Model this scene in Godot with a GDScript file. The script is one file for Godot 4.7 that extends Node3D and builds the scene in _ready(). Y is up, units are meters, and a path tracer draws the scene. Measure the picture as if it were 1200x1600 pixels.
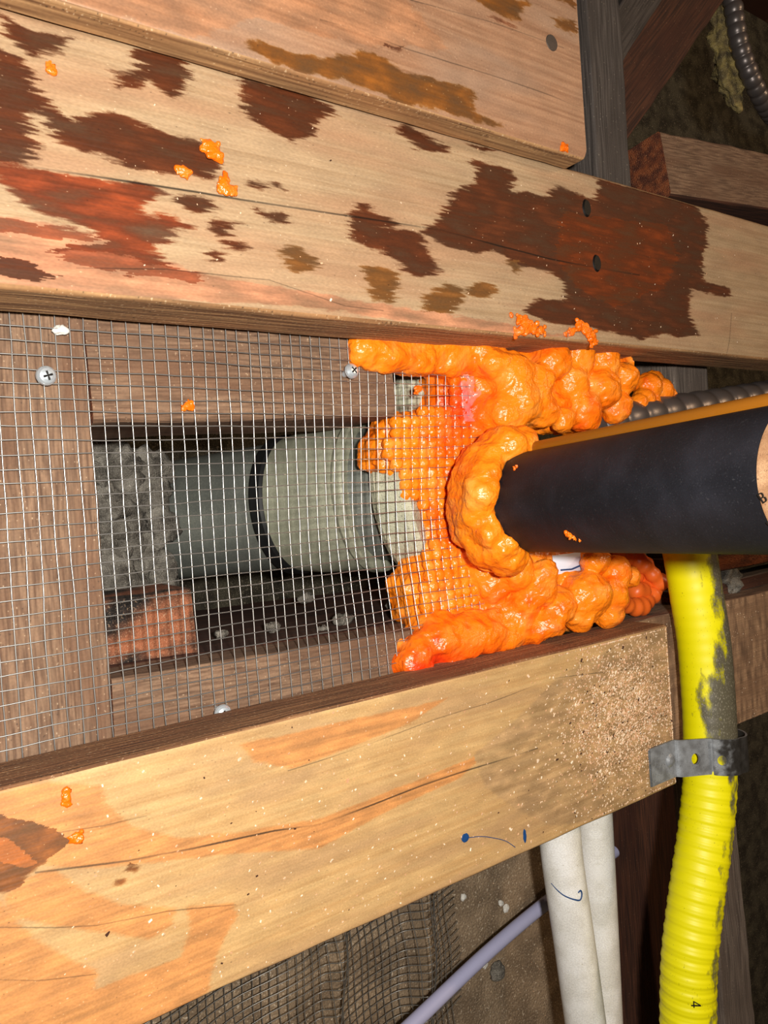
extends Node3D
# A crawl-space wall: timbers, wire cloth over an opening, orange foam round a black pipe. The axes are the wall's own: x along the beams, y up, z out of the wall; metres.

var rng := RandomNumberGenerator.new()
var M := {}
var names := {}

# ------------------------------------------------------------------ naming
func numbered(called: String) -> String:
	var n: int = names.get(called, 0)
	names[called] = n + 1
	return called if n == 0 else "%s_%03d" % [called, n]

func tag(o: Node3D, label: String, category: String, group := "") -> Node3D:
	o.set_meta("label", label)
	o.set_meta("category", category)
	if group != "":
		o.set_meta("group", group)
	return o

func thing(called: String, label: String, category: String, at := Vector3.ZERO, group := "") -> Node3D:
	var o := Node3D.new()
	o.name = numbered(called)
	add_child(o)
	o.position = at
	tag(o, label, category, group)
	return o

func obj(called: String, mesh: Mesh, mat: Material, parent: Node3D = null) -> MeshInstance3D:
	var o := MeshInstance3D.new()
	o.mesh = mesh
	if mat:
		o.material_override = mat
	if parent:
		o.name = called
		parent.add_child(o, true)
	else:
		o.name = numbered(called)
		add_child(o)
	return o

func struct(called: String, size: Vector3, at: Vector3, mat: Material) -> void:
	var b := BoxMesh.new()
	b.size = size
	var o := MeshInstance3D.new()
	o.mesh = b
	o.material_override = mat
	o.name = called
	add_child(o)
	o.position = at
	o.set_meta("kind", "structure")

# ------------------------------------------------------------------ mesh building
class MB:
	var v := PackedVector3Array()
	var n := PackedVector3Array()
	var u := PackedVector2Array()
	var c := PackedColorArray()
	var i := PackedInt32Array()
	func add(p: Vector3, q: Vector3, t := Vector2.ZERO) -> int:
		v.append(p)
		n.append(q)
		u.append(t)
		return v.size() - 1
	func quad(a: int, b: int, cc: int, d: int) -> void:
		tri(a, b, cc)
		tri(a, cc, d)
	func tri(a: int, b: int, cc: int) -> void:   # winds each face clockwise as seen from its normal's side
		var g := (v[b] - v[a]).cross(v[cc] - v[a])
		if g.dot(n[a] + n[b] + n[cc]) > 0.0:
			i.append(a); i.append(cc); i.append(b)
		else:
			i.append(a); i.append(b); i.append(cc)
	func put(mesh: ArrayMesh, mat: Material = null) -> void:
		if i.is_empty():
			return
		var a := []
		a.resize(Mesh.ARRAY_MAX)
		a[Mesh.ARRAY_VERTEX] = v
		a[Mesh.ARRAY_NORMAL] = n
		a[Mesh.ARRAY_TEX_UV] = u
		if c.size() == v.size():
			a[Mesh.ARRAY_COLOR] = c
		a[Mesh.ARRAY_INDEX] = i
		mesh.add_surface_from_arrays(Mesh.PRIMITIVE_TRIANGLES, a)
		if mat:
			mesh.surface_set_material(mesh.get_surface_count() - 1, mat)
	func mesh() -> ArrayMesh:
		var m := ArrayMesh.new()
		put(m)
		return m

func tube_into(m: MB, pts: PackedVector3Array, rad: Variant, sides: int, caps := true) -> void:
	var cnt := pts.size()
	var t0 := (pts[1] - pts[0]).normalized()
	var up := Vector3.UP if absf(t0.y) < 0.9 else Vector3.RIGHT
	var s := t0.cross(up).normalized()
	var first := m.v.size()
	var along := 0.0
	for k in cnt:
		var t := (pts[mini(k + 1, cnt - 1)] - pts[maxi(k - 1, 0)]).normalized()
		s = (s - t * s.dot(t)).normalized()
		var b := t.cross(s)
		var r: float = rad[k] if rad is PackedFloat32Array else float(rad)
		var sl := 0.0
		if rad is PackedFloat32Array:
			var d := pts[mini(k + 1, cnt - 1)].distance_to(pts[maxi(k - 1, 0)])
			sl = -(rad[mini(k + 1, cnt - 1)] - rad[maxi(k - 1, 0)]) / maxf(d, 1e-6)
		if k > 0:
			along += pts[k].distance_to(pts[k - 1])
		for j in sides + 1:
			var a := TAU * j / sides
			var w := s * cos(a) + b * sin(a)
			m.add(pts[k] + w * r, (w + t * sl).normalized(), Vector2(float(j) / sides, along))
	for k in cnt - 1:
		for j in sides:
			var a := first + k * (sides + 1) + j
			m.quad(a, a + 1, a + sides + 2, a + sides + 1)
	if caps:
		for e in [0, cnt - 1]:
			var t: Vector3 = (pts[0] - pts[1]).normalized() if e == 0 else (pts[cnt - 1] - pts[cnt - 2]).normalized()
			var c0 := m.add(pts[e], t, Vector2(0.5, 0.5))
			var ring := []
			for j in sides + 1:
				ring.append(m.add(m.v[first + e * (sides + 1) + j], t, Vector2(0.5, 0.5)))
			for j in sides:
				m.tri(c0, ring[j], ring[j + 1])

func tube(pts: PackedVector3Array, rad: Variant, sides := 24, caps := true) -> ArrayMesh:
	var m := MB.new()
	tube_into(m, pts, rad, sides, caps)
	return m.mesh()

# a turned shape: [radius, height along the axis] pairs, each stretch of the profile flat-shaded along its length
func lathe_into(m: MB, prof: Array, at: Vector3, axis: Vector3, sides := 48, rough := 0.0) -> void:
	axis = axis.normalized()
	var s := axis.cross(Vector3.UP if absf(axis.y) < 0.9 else Vector3.RIGHT).normalized()
	var b := axis.cross(s)
	var ns := FastNoiseLite.new()
	ns.frequency = 45.0
	for k in prof.size() - 1:
		var r0: float = prof[k][0]; var h0: float = prof[k][1]
		var r1: float = prof[k + 1][0]; var h1: float = prof[k + 1][1]
		var steps := 6 if rough > 0.0 else 1
		var first := m.v.size()
		for q in steps + 1:
			var f := float(q) / steps
			for j in sides + 1:
				var a := TAU * (j % sides) / sides
				var w := s * cos(a) + b * sin(a)
				var nn := (w * (h1 - h0) - axis * (r1 - r0)).normalized()
				var p := at + w * lerpf(r0, r1, f) + axis * lerpf(h0, h1, f)
				if rough > 0.0:
					p += w * ns.get_noise_3dv(p) * rough
				m.add(p, nn, Vector2(float(j) / sides * 3.0, (h0 + (h1 - h0) * f) * 10.0 + lerpf(r0, r1, f) * 4.0))
		for q in steps:
			for j in sides:
				var a := first + q * (sides + 1) + j
				m.quad(a, a + 1, a + sides + 2, a + sides + 1)

func lathe(prof: Array, at: Vector3, axis: Vector3, sides := 48, rough := 0.0) -> ArrayMesh:
	var m := MB.new()
	lathe_into(m, prof, at, axis, sides, rough)
	return m.mesh()

# a sawn timber along its own x with eased, slightly uneven arrises: front face (+z), other long faces, end grain
func timber(L: float, H: float, D: float, bev: float, wob: float, front: Material, side: Material, ends: Material, fitted := false, seed_ := 1, round_end := 0.0) -> ArrayMesh:
	var prof := []
	for cn in [[-1, 1], [1, 1], [1, -1], [-1, -1]]:      # (y, z) corners: bottom front, top front, top back, bottom back
		var cy: float = cn[0] * (H / 2 - bev); var cz: float = cn[1] * (D / 2 - bev)
		var a0: float = {[-1, 1]: -PI / 2, [1, 1]: 0.0, [1, -1]: PI / 2, [-1, -1]: PI}[cn]
		for q in 4:
			var a := a0 + PI / 2 * q / 3.0               # 0 = +z, PI/2 = +y
			prof.append([cy + sin(a) * bev, cz + cos(a) * bev, sin(a), cos(a)])
	var np := prof.size()
	var ns := FastNoiseLite.new()
	ns.seed = seed_
	ns.frequency = 18.0
	ns.fractal_octaves = 3
	var seg := maxi(8, int(L / (0.0015 if round_end > 0.0 else 0.006)))
	var parts := [MB.new(), MB.new(), MB.new()]
	var pos := func(k: int, j: int) -> Vector3:
		var x := -L / 2 + L * k / seg
		var pr: Array = prof[j]
		var d := ns.get_noise_3d(x, pr[0] * 1.7, pr[1] * 1.7) * wob
		if round_end > 0.0:
			var past := x - (L / 2 - round_end)
			if past > 0.0 and pr[0] < 0.0:
				d -= round_end - sqrt(maxf(0.0, round_end * round_end - past * past))
				return Vector3(x, pr[0] - pr[2] * 0.0 + (round_end - sqrt(maxf(0.0, round_end * round_end - past * past))), pr[1])
		return Vector3(x, pr[0] + pr[2] * d, pr[1] + pr[3] * d)
	var per := 0.0
	for j in np:
		var j2 := (j + 1) % np
		var mid: float = prof[j][3] + prof[j2][3]
		var m: MB = parts[0] if mid > 1.45 else parts[1]
		var w := Vector2(prof[j2][0] - prof[j][0], prof[j2][1] - prof[j][1]).length()
		var split := 1 if w < 0.02 else 3
		for q in split:
			var first := m.v.size()
			for k in seg + 1:
				var pa: Vector3 = pos.call(k, j)
				var pb: Vector3 = pos.call(k, j2)
				for e in 2:
					var f := float(q + e) / split
					var p := pa.lerp(pb, f)
					var nn := Vector3(0, lerpf(prof[j][2], prof[j2][2], f), lerpf(prof[j][3], prof[j2][3], f)).normalized()
					var uv := Vector2((p.x + L / 2) / 0.4 + seed_ * 0.37, (per + w * f) / 0.1 + seed_ * 0.21)
					if fitted and m == parts[0]:
						uv = Vector2((p.x + L / 2) / L, (H / 2 - p.y) / H)
					m.add(p, nn, uv)
			for k in seg:
				var a := first + k * 2
				m.quad(a, a + 1, a + 3, a + 2)
		per += w
	for e in [0, seg]:
		var nn := Vector3(-1 if e == 0 else 1, 0, 0)
		var c0: int = parts[2].add(Vector3(nn.x * L / 2, 0, 0), nn, Vector2(0.5, 0.5))
		var ring := []
		for j in np:
			var p: Vector3 = pos.call(e, j)
			ring.append(parts[2].add(p, nn, Vector2(0.5 + p.z / 0.1, 0.5 + p.y / 0.1)))
		for j in np:
			parts[2].tri(c0, ring[j], ring[(j + 1) % np])
	var mesh := ArrayMesh.new()
	parts[0].put(mesh, front)
	parts[1].put(mesh, side)
	parts[2].put(mesh, ends)
	return mesh

func plank(called: String, label: String, category: String, a: Vector3, size: Vector3, euler: Vector3, front: Material, side: Material, ends: Material, seed_ := 1, bev := 0.0018, wob := 0.0012) -> MeshInstance3D:
	var o := obj(called, timber(size.x, size.y, size.z, bev, wob, front, side, ends, false, seed_), null)
	o.position = a
	o.rotation = euler
	tag(o, label, category)
	return o

func lump(r: Vector3, amp: float, seed_: int, freq := 60.0, rings := 20) -> ArrayMesh:
	var m := MB.new()
	var ns := FastNoiseLite.new()
	ns.seed = seed_
	ns.frequency = freq
	ns.fractal_octaves = 4
	var sides := rings * 2
	for k in rings + 1:
		var th := PI * k / rings
		for j in sides + 1:
			var a := TAU * (j % sides) / sides
			var d := Vector3(sin(th) * cos(a), cos(th), sin(th) * sin(a))
			var p := d * r
			p += d * ns.get_noise_3dv(p) * amp
			m.add(p, d, Vector2(float(j) / sides * 2, float(k) / rings))
	for k in rings:
		for j in sides:
			var a := k * (sides + 1) + j
			m.quad(a, a + 1, a + sides + 2, a + sides + 1)
	smooth(m)
	return m.mesh()

func smooth(m: MB) -> void:
	var acc := {}
	var sum := PackedVector3Array()
	sum.resize(m.v.size())
	for t in range(0, m.i.size(), 3):
		var a := m.i[t]; var b := m.i[t + 1]; var c := m.i[t + 2]
		var g := (m.v[c] - m.v[a]).cross(m.v[b] - m.v[a])
		sum[a] += g; sum[b] += g; sum[c] += g
	for k in m.v.size():
		var key := Vector3i(m.v[k] * 1e6)
		acc[key] = acc.get(key, Vector3.ZERO) + sum[k]
	for k in m.v.size():
		var g: Vector3 = acc[Vector3i(m.v[k] * 1e6)]
		if g.length_squared() > 0.0:
			m.n[k] = g.normalized()

# ------------------------------------------------------------------ foam: smooth union of many balls, meshed as surface nets
class Foam:
	var lo: Vector3
	var h: float
	var nx: int
	var ny: int
	var nz: int
	var d := PackedFloat32Array()
	func setup(a: Vector3, b: Vector3, cell: float) -> void:
		lo = a
		h = cell
		nx = int((b.x - a.x) / h) + 2
		ny = int((b.y - a.y) / h) + 2
		nz = int((b.z - a.z) / h) + 2
		d.resize(nx * ny * nz)
		d.fill(1.0)
	func ball(c: Vector3, r: float, k: float, sq := Vector3.ONE) -> void:
		var g := r + k + h * 2.5
		var ax := maxi(0, int((c.x - g * sq.x - lo.x) / h)); var bx := mini(nx - 1, int((c.x + g * sq.x - lo.x) / h) + 1)
		var ay := maxi(0, int((c.y - g * sq.y - lo.y) / h)); var by := mini(ny - 1, int((c.y + g * sq.y - lo.y) / h) + 1)
		var az := maxi(0, int((c.z - g * sq.z - lo.z) / h)); var bz := mini(nz - 1, int((c.z + g * sq.z - lo.z) / h) + 1)
		var low := minf(sq.x, minf(sq.y, sq.z))
		for z in range(az, bz + 1):
			var dz := (lo.z + z * h - c.z) / sq.z
			for y in range(ay, by + 1):
				var dy := (lo.y + y * h - c.y) / sq.y
				var at := (z * ny + y) * nx
				var yz := dz * dz + dy * dy
				if yz > g * g:
					continue
				for x in range(ax, bx + 1):
					var dx := (lo.x + x * h - c.x) / sq.x
					var e := (sqrt(dx * dx + yz) - r) * low
					var o := d[at + x]
					if e < o + k:
						var t := k - absf(e - o)
						d[at + x] = minf(e, o) - (t * t / (4.0 * k) if t > 0.0 else 0.0)
	func ruffle(amp: float, freq: float, seed_: int) -> void:
		var ns := FastNoiseLite.new()
		ns.seed = seed_
		ns.frequency = freq
		ns.fractal_octaves = 2
		for z in nz:
			for y in ny:
				var at := (z * ny + y) * nx
				for x in nx:
					var v := d[at + x]
					if v < 0.006 and v > -0.006:
						d[at + x] = v + amp * ns.get_noise_3d(lo.x + x * h, lo.y + y * h, lo.z + z * h)
	func carve(c: Vector3, r: float, sq := Vector3.ONE) -> void:
		var g := r + h * 3.0
		for z in nz:
			var dz := (lo.z + z * h - c.z) / sq.z
			if absf(dz) > g:
				continue
			for y in ny:
				var dy := (lo.y + y * h - c.y) / sq.y
				if absf(dy) > g:
					continue
				for x in nx:
					var dx := (lo.x + x * h - c.x) / sq.x
					if absf(dx) > g:
						continue
					var e := (r - sqrt(dx * dx + dy * dy + dz * dz)) * minf(sq.x, minf(sq.y, sq.z))
					var at := (z * ny + y) * nx + x
					if e > d[at]:
						d[at] = e
	func cut_tube(a: Vector3, b: Vector3, r: float) -> void:
		var ab := b - a
		var l2 := ab.length_squared()
		for z in nz:
			for y in ny:
				for x in nx:
					var at := (z * ny + y) * nx + x
					if d[at] > 0.004:
						continue
					var p := Vector3(lo.x + x * h, lo.y + y * h, lo.z + z * h) - a
					var t := clampf(p.dot(ab) / l2, 0.0, 1.0)
					var e := r - (p - ab * t).length()
					if e > d[at]:
						d[at] = e
	func mesh(tint: Callable, bump: float, seed_: int) -> ArrayMesh:
		var m := MB.new()
		var cell := {}
		var ns := FastNoiseLite.new()
		ns.seed = seed_
		ns.frequency = 95.0
		ns.fractal_type = FastNoiseLite.FRACTAL_RIDGED
		ns.fractal_octaves = 3
		var step := [0, 1, nx, nx + 1, nx * ny, nx * ny + 1, nx * ny + nx, nx * ny + nx + 1]
		var off := [Vector3(0, 0, 0), Vector3(1, 0, 0), Vector3(0, 1, 0), Vector3(1, 1, 0), Vector3(0, 0, 1), Vector3(1, 0, 1), Vector3(0, 1, 1), Vector3(1, 1, 1)]
		var edges := [0, 1, 2, 3, 4, 5, 6, 7, 0, 2, 1, 3, 4, 6, 5, 7, 0, 4, 1, 5, 2, 6, 3, 7]
		var near := h * 4.5
		for z in nz - 1:
			for y in ny - 1:
				var row := (z * ny + y) * nx
				for x in nx - 1:
					var at := row + x
					var d0 := d[at]
					if d0 > near or d0 < -near:
						continue
					var mask := 0
					for q in 8:
						if d[at + step[q]] < 0.0:
							mask += 1
					if mask == 0 or mask == 8:
						continue
					var p := Vector3.ZERO
					var cnt := 0
					for e in range(0, 24, 2):
						var a: int = edges[e]; var b: int = edges[e + 1]
						var da := d[at + step[a]]; var db := d[at + step[b]]
						if (da < 0.0) != (db < 0.0):
							p += off[a].lerp(off[b], da / (da - db))
							cnt += 1
					p = p / cnt
					var g := Vector3(d[at + 1] - d0, d[at + nx] - d0, d[at + nx * ny] - d0)
					g += Vector3(d[at + step[7]] - d[at + step[6]], d[at + step[7]] - d[at + step[5]], d[at + step[7]] - d[at + step[3]])
					g = g.normalized()
					var w := lo + (Vector3(x, y, z) + p) * h
					w += g * ns.get_noise_3dv(w) * bump
					cell[at] = m.add(w, g)
		var dirs := [[1, nx, nx * ny], [nx, nx * ny, 1], [nx * ny, 1, nx]]
		for at in cell:
			var d0 := d[at]
			for q in 3:
				var a: int = dirs[q][0]; var b: int = dirs[q][1]; var c: int = dirs[q][2]
				if (d0 < 0.0) == (d[at + a] < 0.0):
					continue
				if cell.has(at - b) and cell.has(at - c) and cell.has(at - b - c):
					m.quad(cell[at], cell[at - b], cell[at - b - c], cell[at - c])
		var sum := PackedVector3Array()
		sum.resize(m.v.size())
		for t in range(0, m.i.size(), 3):
			var a := m.i[t]; var b := m.i[t + 1]; var c := m.i[t + 2]
			var g := (m.v[c] - m.v[a]).cross(m.v[b] - m.v[a])
			sum[a] += g; sum[b] += g; sum[c] += g
		m.c.resize(m.v.size())
		for k in m.v.size():
			if sum[k].length_squared() > 0.0:
				m.n[k] = sum[k].normalized()
			m.c[k] = tint.call(m.v[k])
		return m.mesh()

var foam_noise := FastNoiseLite.new()
func foam_tint(p: Vector3) -> Color:      # the foam's own mottling: cured pale orange to raw red-orange
	var a := foam_noise.get_noise_3dv(p)
	var b := foam_noise.get_noise_3dv(p * 3.7 + Vector3(5, 1, 2))
	var t := clampf(0.02 + a * 0.6 + b * 0.55, 0.0, 1.0)
	for s in red_spots:                     # pigment-rich patches
		var q := (p - s[0]) as Vector3
		t += s[2] * exp(-q.length_squared() / (s[1] * s[1]))
	var pale := clampf(foam_noise.get_noise_3dv(p * 2.1 + Vector3(9, 4, 7)) * 1.3 - 0.1, 0.0, 0.6)
	return Color(1.0, 0.25, 0.009).lerp(Color(1.0, 0.40, 0.07), pale).lerp(Color(0.80, 0.045, 0.004), clampf(t, 0.0, 1.0))
var red_spots := []

func balls(f: Foam, list: Array, k: float) -> void:      # x, y, z, r in millimetres
	for q in range(0, list.size(), 4):
		f.ball(Vector3(list[q], list[q + 1], list[q + 2]) * 0.001, list[q + 3] * 0.001, k)

func poly_of(list: Array) -> PackedVector2Array:
	var p := PackedVector2Array()
	for q in range(0, list.size(), 2):
		p.append(Vector2(list[q], list[q + 1]) * 0.001)
	return p

func edge_distance(p: Vector2, poly: PackedVector2Array) -> float:
	var best := 1.0
	for k in poly.size():
		best = minf(best, p.distance_to(Geometry2D.get_closest_point_to_segment(p, poly[k], poly[(k + 1) % poly.size()])))
	return best

# fills an outline with a body of overlapping balls and crowds smaller bubbles on its face
func foam_fill(f: Foam, poly: PackedVector2Array, z0: float, z1: float, gap: float, bubble0: float, bubble1: float, k: float, follow := false) -> void:
	var lo := poly[0]; var hi := poly[0]
	for p in poly:
		lo = lo.min(p); hi = hi.max(p)
	var y := lo.y
	while y < hi.y:
		var x := lo.x
		while x < hi.x:
			var p := Vector2(x, y) + Vector2(rng.randf_range(-0.4, 0.4), rng.randf_range(-0.4, 0.4)) * gap
			if Geometry2D.is_point_in_polygon(p, poly):
				var e := edge_distance(p, poly)
				var rim := clampf(e / 0.012, 0.0, 1.0)
				var dz := sag(p.x, p.y) if follow else foam_noise.get_noise_2dv(p * 2.0) * 0.006
				var r := minf(rng.randf_range(bubble0, bubble1), e + 0.001)
				if r > 0.0015:
					var thick := lerpf(0.35, 1.0, sqrt(rim))
					var mid := (z0 + z1) / 2
					var front := mid + (z1 - mid) * thick + dz
					f.ball(Vector3(p.x, p.y, front - r), r, k)
					var zz := front - r * 1.8
					while zz > z0:
						f.ball(Vector3(p.x, p.y, zz), r, k)
						zz -= r * 1.5
			x += gap
		y += gap * 0.87

# ------------------------------------------------------------------ textures (colour, grain, stains and wear only)
func noise_bytes(w: int, h: int, fx: float, fy: float, seed_: int, oct := 3) -> PackedByteArray:
	# features fx by fy pixels across: made square, then stretched
	var ns := FastNoiseLite.new()
	ns.seed = seed_
	ns.noise_type = FastNoiseLite.TYPE_SIMPLEX_SMOOTH
	ns.fractal_octaves = oct
	var base := minf(fx, fy)
	ns.frequency = 1.0 / base
	var sw := maxi(8, int(w * base / fx)); var sh := maxi(8, int(h * base / fy))
	var im := ns.get_seamless_image(sw, sh) if w <= 1100 else ns.get_image(sw, sh)
	im.convert(Image.FORMAT_L8)
	im.resize(w, h, Image.INTERPOLATE_CUBIC)
	return im.get_data()

func as_texture(w: int, h: int, data: PackedByteArray) -> ImageTexture:
	return ImageTexture.create_from_image(Image.create_from_data(w, h, false, Image.FORMAT_RGB8, data))

# marks a patch of stain in a mask; outline in millimetres on the timber's face, x0/y1 the face's left and top
func stain(mask: PackedByteArray, w: int, h: int, ext: Rect2, value: int, list: Array) -> void:
	var pts := PackedVector2Array()
	for q in range(0, list.size(), 2):
		pts.append(Vector2((list[q] * 0.001 - ext.position.x) / ext.size.x * w, (ext.end.y - list[q + 1] * 0.001) / ext.size.y * h))
	var lo := h; var hi := 0
	for p in pts:
		lo = mini(lo, int(p.y)); hi = maxi(hi, int(p.y) + 1)
	for y in range(maxi(lo, 0), mini(hi, h)):
		var xs := []
		for k in pts.size():
			var a := pts[k]; var b := pts[(k + 1) % pts.size()]
			if (a.y <= y) != (b.y <= y):
				xs.append(a.x + (y - a.y) / (b.y - a.y) * (b.x - a.x))
		xs.sort()
		for k in range(0, xs.size() - 1, 2):
			for x in range(maxi(0, int(xs[k])), mini(w, int(xs[k + 1]) + 1)):
				mask[y * w + x] = value

var cracks := {}      # pixel of the face being made -> how dark
func scratch(mask: PackedByteArray, w: int, h: int, ext: Rect2, value: int, wide: float, list: Array) -> void:      # a hairline crack along the grain
	for q in range(0, list.size() - 2, 2):
		var a := Vector2((list[q] * 0.001 - ext.position.x) / ext.size.x * w, (ext.end.y - list[q + 1] * 0.001) / ext.size.y * h)
		var b := Vector2((list[q + 2] * 0.001 - ext.position.x) / ext.size.x * w, (ext.end.y - list[q + 3] * 0.001) / ext.size.y * h)
		var steps := int(a.distance_to(b)) + 1
		for k in steps:
			var p := a.lerp(b, float(k) / steps)
			var dark := 0.62 * clampf(0.75 + 0.7 * sin(p.x * 0.021 + list[1]) * sin(p.x * 0.0047), 0.0, 1.0)
			var x := int(p.x); var yc := p.y + sin(p.x * 0.013) * 1.5
			for dy in range(-2, 3):
				var y := int(yc) + dy
				var d := dark * clampf(0.75 + wide * 0.6 - absf(y + 0.5 - yc) * 0.6, 0.0, 1.0)
				if x >= 0 and x < w and y >= 0 and y < h and d > 0.0:
					cracks[y * w + x] = maxf(d, cracks.get(y * w + x, 0.0))

# wood face: pale and dark grain, a second tint in blotches, stains by value from the list, pale specks
func wood_face(w: int, h: int, seed_: int, pale: Color, dark: Color, tint: Color, stains: Array, mask: PackedByteArray, grain_x: float, grain_y: float, specks: float, warp := 14.0) -> ImageTexture:
	var g := noise_bytes(w, h, grain_x, grain_y, seed_, 4)
	var b := noise_bytes(w, h, 420, 90, seed_ + 1, 3)
	var f := noise_bytes(w, h, 5, 4, seed_ + 2, 2)
	var wy := noise_bytes(w, h, 46, 20, seed_ + 3, 4)
	var wx := noise_bytes(w, h, 40, 8, seed_ + 4, 4)
	var cl := noise_bytes(w, h, 80, 38, seed_ + 5, 5)
	var data := PackedByteArray()
	data.resize(w * h * 3)
	var has := mask.size() > 0
	var bw := 1.0 / 255.0
	var pr := pale.r; var pg := pale.g; var pb := pale.b
	var dr := dark.r - pr; var dg := dark.g - pg; var db := dark.b - pb
	var around := PackedInt32Array([0, -4, 4, -2 * w, 2 * w])
	var sr := PackedFloat32Array(); var sg := PackedFloat32Array(); var sb := PackedFloat32Array(); var sk := PackedFloat32Array(); var sv := PackedFloat32Array()
	for s in stains:
		sr.append(s[0].r); sg.append(s[0].g); sb.append(s[0].b); sk.append(s[1]); sv.append(s[2] if s.size() > 2 else 0.7)
	for y in h:
		for x in w:
			var i := y * w + x
			var t := g[i] * bw
			t = clampf((t - 0.3) * 1.7, 0.0, 1.0)
			var q := clampf((b[i] * bw - 0.42) * 2.6, 0.0, 1.0)
			var r_ := pr + dr * t; var g_ := pg + dg * t; var b_ := pb + db * t
			r_ += (tint.r - r_) * q * 0.7; g_ += (tint.g - g_) * q * 0.7; b_ += (tint.b - b_) * q * 0.7
			var fine := (f[i] * bw - 0.5)
			var cloud := cl[i] * bw - 0.5
			if has:
				var yy := y + int((wy[i] * bw - 0.5) * warp)
				var xx := x + int((wx[i] * bw - 0.5) * warp * 2.0)
				if yy >= 2 and yy < h - 2 and xx >= 4 and xx < w - 4:
					var v := 0
					var n_in := 0
					var at := yy * w + xx
					for o in around:
						var mv := mask[at + o]
						if mv > 0:
							v = mv
							n_in += 1
					if n_in > 0:
						var a := sk[v - 1] * (n_in * 0.2) * clampf(1.02 - t * 0.08 + cloud * 0.7 * sv[v - 1], 0.0, 1.0)
						var m := 0.90 + (1.0 - t) * 0.16 + cloud * sv[v - 1]
						r_ += (sr[v - 1] * m - r_) * a; g_ += (sg[v - 1] * m - g_) * a; b_ += (sb[v - 1] * m - b_) * a
			if cracks.size() > 0 and cracks.has(i):
				var d: float = 1.0 - cracks[i]
				r_ *= d; g_ *= d; b_ *= d
			fine += cloud * 0.9
			var e := 1.0 + fine * 0.14
			fine -= cloud * 0.9
			if fine > specks:
				r_ += (0.86 - r_) * 0.55; g_ += (0.8 - g_) * 0.55; b_ += (0.68 - b_) * 0.55
			elif fine < -specks - 0.03:
				e *= 0.6
			i *= 3
			data[i] = clampi(int(r_ * e * 255), 0, 255)
			data[i + 1] = clampi(int(g_ * e * 255), 0, 255)
			data[i + 2] = clampi(int(b_ * e * 255), 0, 255)
	cracks = {}
	return as_texture(w, h, data)

# blotched surface without grain (concrete, dirt, scuffed plastic)
func blotch(w: int, h: int, seed_: int, a: Color, b: Color, size: float, spot: Color, specks: float) -> ImageTexture:
	var g := noise_bytes(w, h, size, size, seed_, 5)
	var f := noise_bytes(w, h, 4, 4, seed_ + 2, 2)
	var f2 := noise_bytes(w, h, 12, 12, seed_ + 3, 3)
	var data := PackedByteArray()
	data.resize(w * h * 3)
	for i in w * h:
		var t := clampf((g[i] / 255.0 - 0.3) * 2.2, 0.0, 1.0)
		var c := a.lerp(b, t)
		var fine := f[i] / 255.0 - 0.5
		if fine > specks or f2[i] / 255.0 - 0.5 > specks + 0.02:
			c = c.lerp(spot, 0.7)
		else:
			c = c * (1.0 + fine * 0.3)
		data[i * 3] = clampi(int(c.r * 255), 0, 255)
		data[i * 3 + 1] = clampi(int(c.g * 255), 0, 255)
		data[i * 3 + 2] = clampi(int(c.b * 255), 0, 255)
	return as_texture(w, h, data)

func grey_texture(w: int, h: int, fx: float, fy: float, seed_: int, oct := 4) -> ImageTexture:
	return ImageTexture.create_from_image(Image.create_from_data(w, h, false, Image.FORMAT_L8, noise_bytes(w, h, fx, fy, seed_, oct)))

func mat(tex: Texture2D, rough: float, bump: Texture2D = null, depth := 0.05) -> StandardMaterial3D:
	var m := StandardMaterial3D.new()
	m.albedo_texture = tex
	m.roughness = rough
	if bump:
		m.heightmap_enabled = true
		m.heightmap_texture = bump
		m.heightmap_scale = depth
	return m

func plain(c: Color, rough: float, metal := 0.0) -> StandardMaterial3D:
	var m := StandardMaterial3D.new()
	m.albedo_color = c
	m.roughness = rough
	m.metallic = metal
	return m

func tri(m: StandardMaterial3D, scale: float) -> StandardMaterial3D:
	m.uv1_triplanar = true
	m.uv1_scale = Vector3.ONE * scale
	return m

# ------------------------------------------------------------------ the sheet of wire cloth hangs in folds: how far it is pushed in or out
func sag(x: float, y: float) -> float:
	var a := (x - 0.255) / 0.075; var b := (y + 0.015) / 0.06
	var z := -0.009 * exp(-a * a - b * b)
	return z + 0.0012 * sin(x * 37.0 + y * 21.0) * clampf((x - 0.05) * 6.0, 0.0, 1.0)

func lower_sag(x: float, y: float) -> float:
	var r1 := (x - 0.262 - (y + 0.3) * 0.15) / 0.007
	var r2 := (x - 0.335 - (y + 0.3) * 0.1) / 0.010
	return 0.012 * exp(-r1 * r1) + 0.014 * exp(-r2 * r2) + 0.003 * sin(x * 60.0) + 0.002 * sin(y * 80.0 + x * 30.0)

func bent_wire(a: Vector2, b: Vector2, lift: float, deep: Callable, z0: float, wander: float, seed_: int, rad := 0.00031) -> ArrayMesh:
	var ns := FastNoiseLite.new()
	ns.seed = seed_
	ns.frequency = 9.0
	var pts := PackedVector3Array()
	var cnt := maxi(6, int(a.distance_to(b) / 0.0032))
	var side := (b - a).normalized().orthogonal()
	for k in cnt + 1:
		var p := a.lerp(b, float(k) / cnt)
		p += side * ns.get_noise_2d(p.x, p.y) * wander
		pts.append(Vector3(p.x, p.y, z0 + deep.call(p.x, p.y) + lift))
	return tube(pts, rad, 6)

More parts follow.
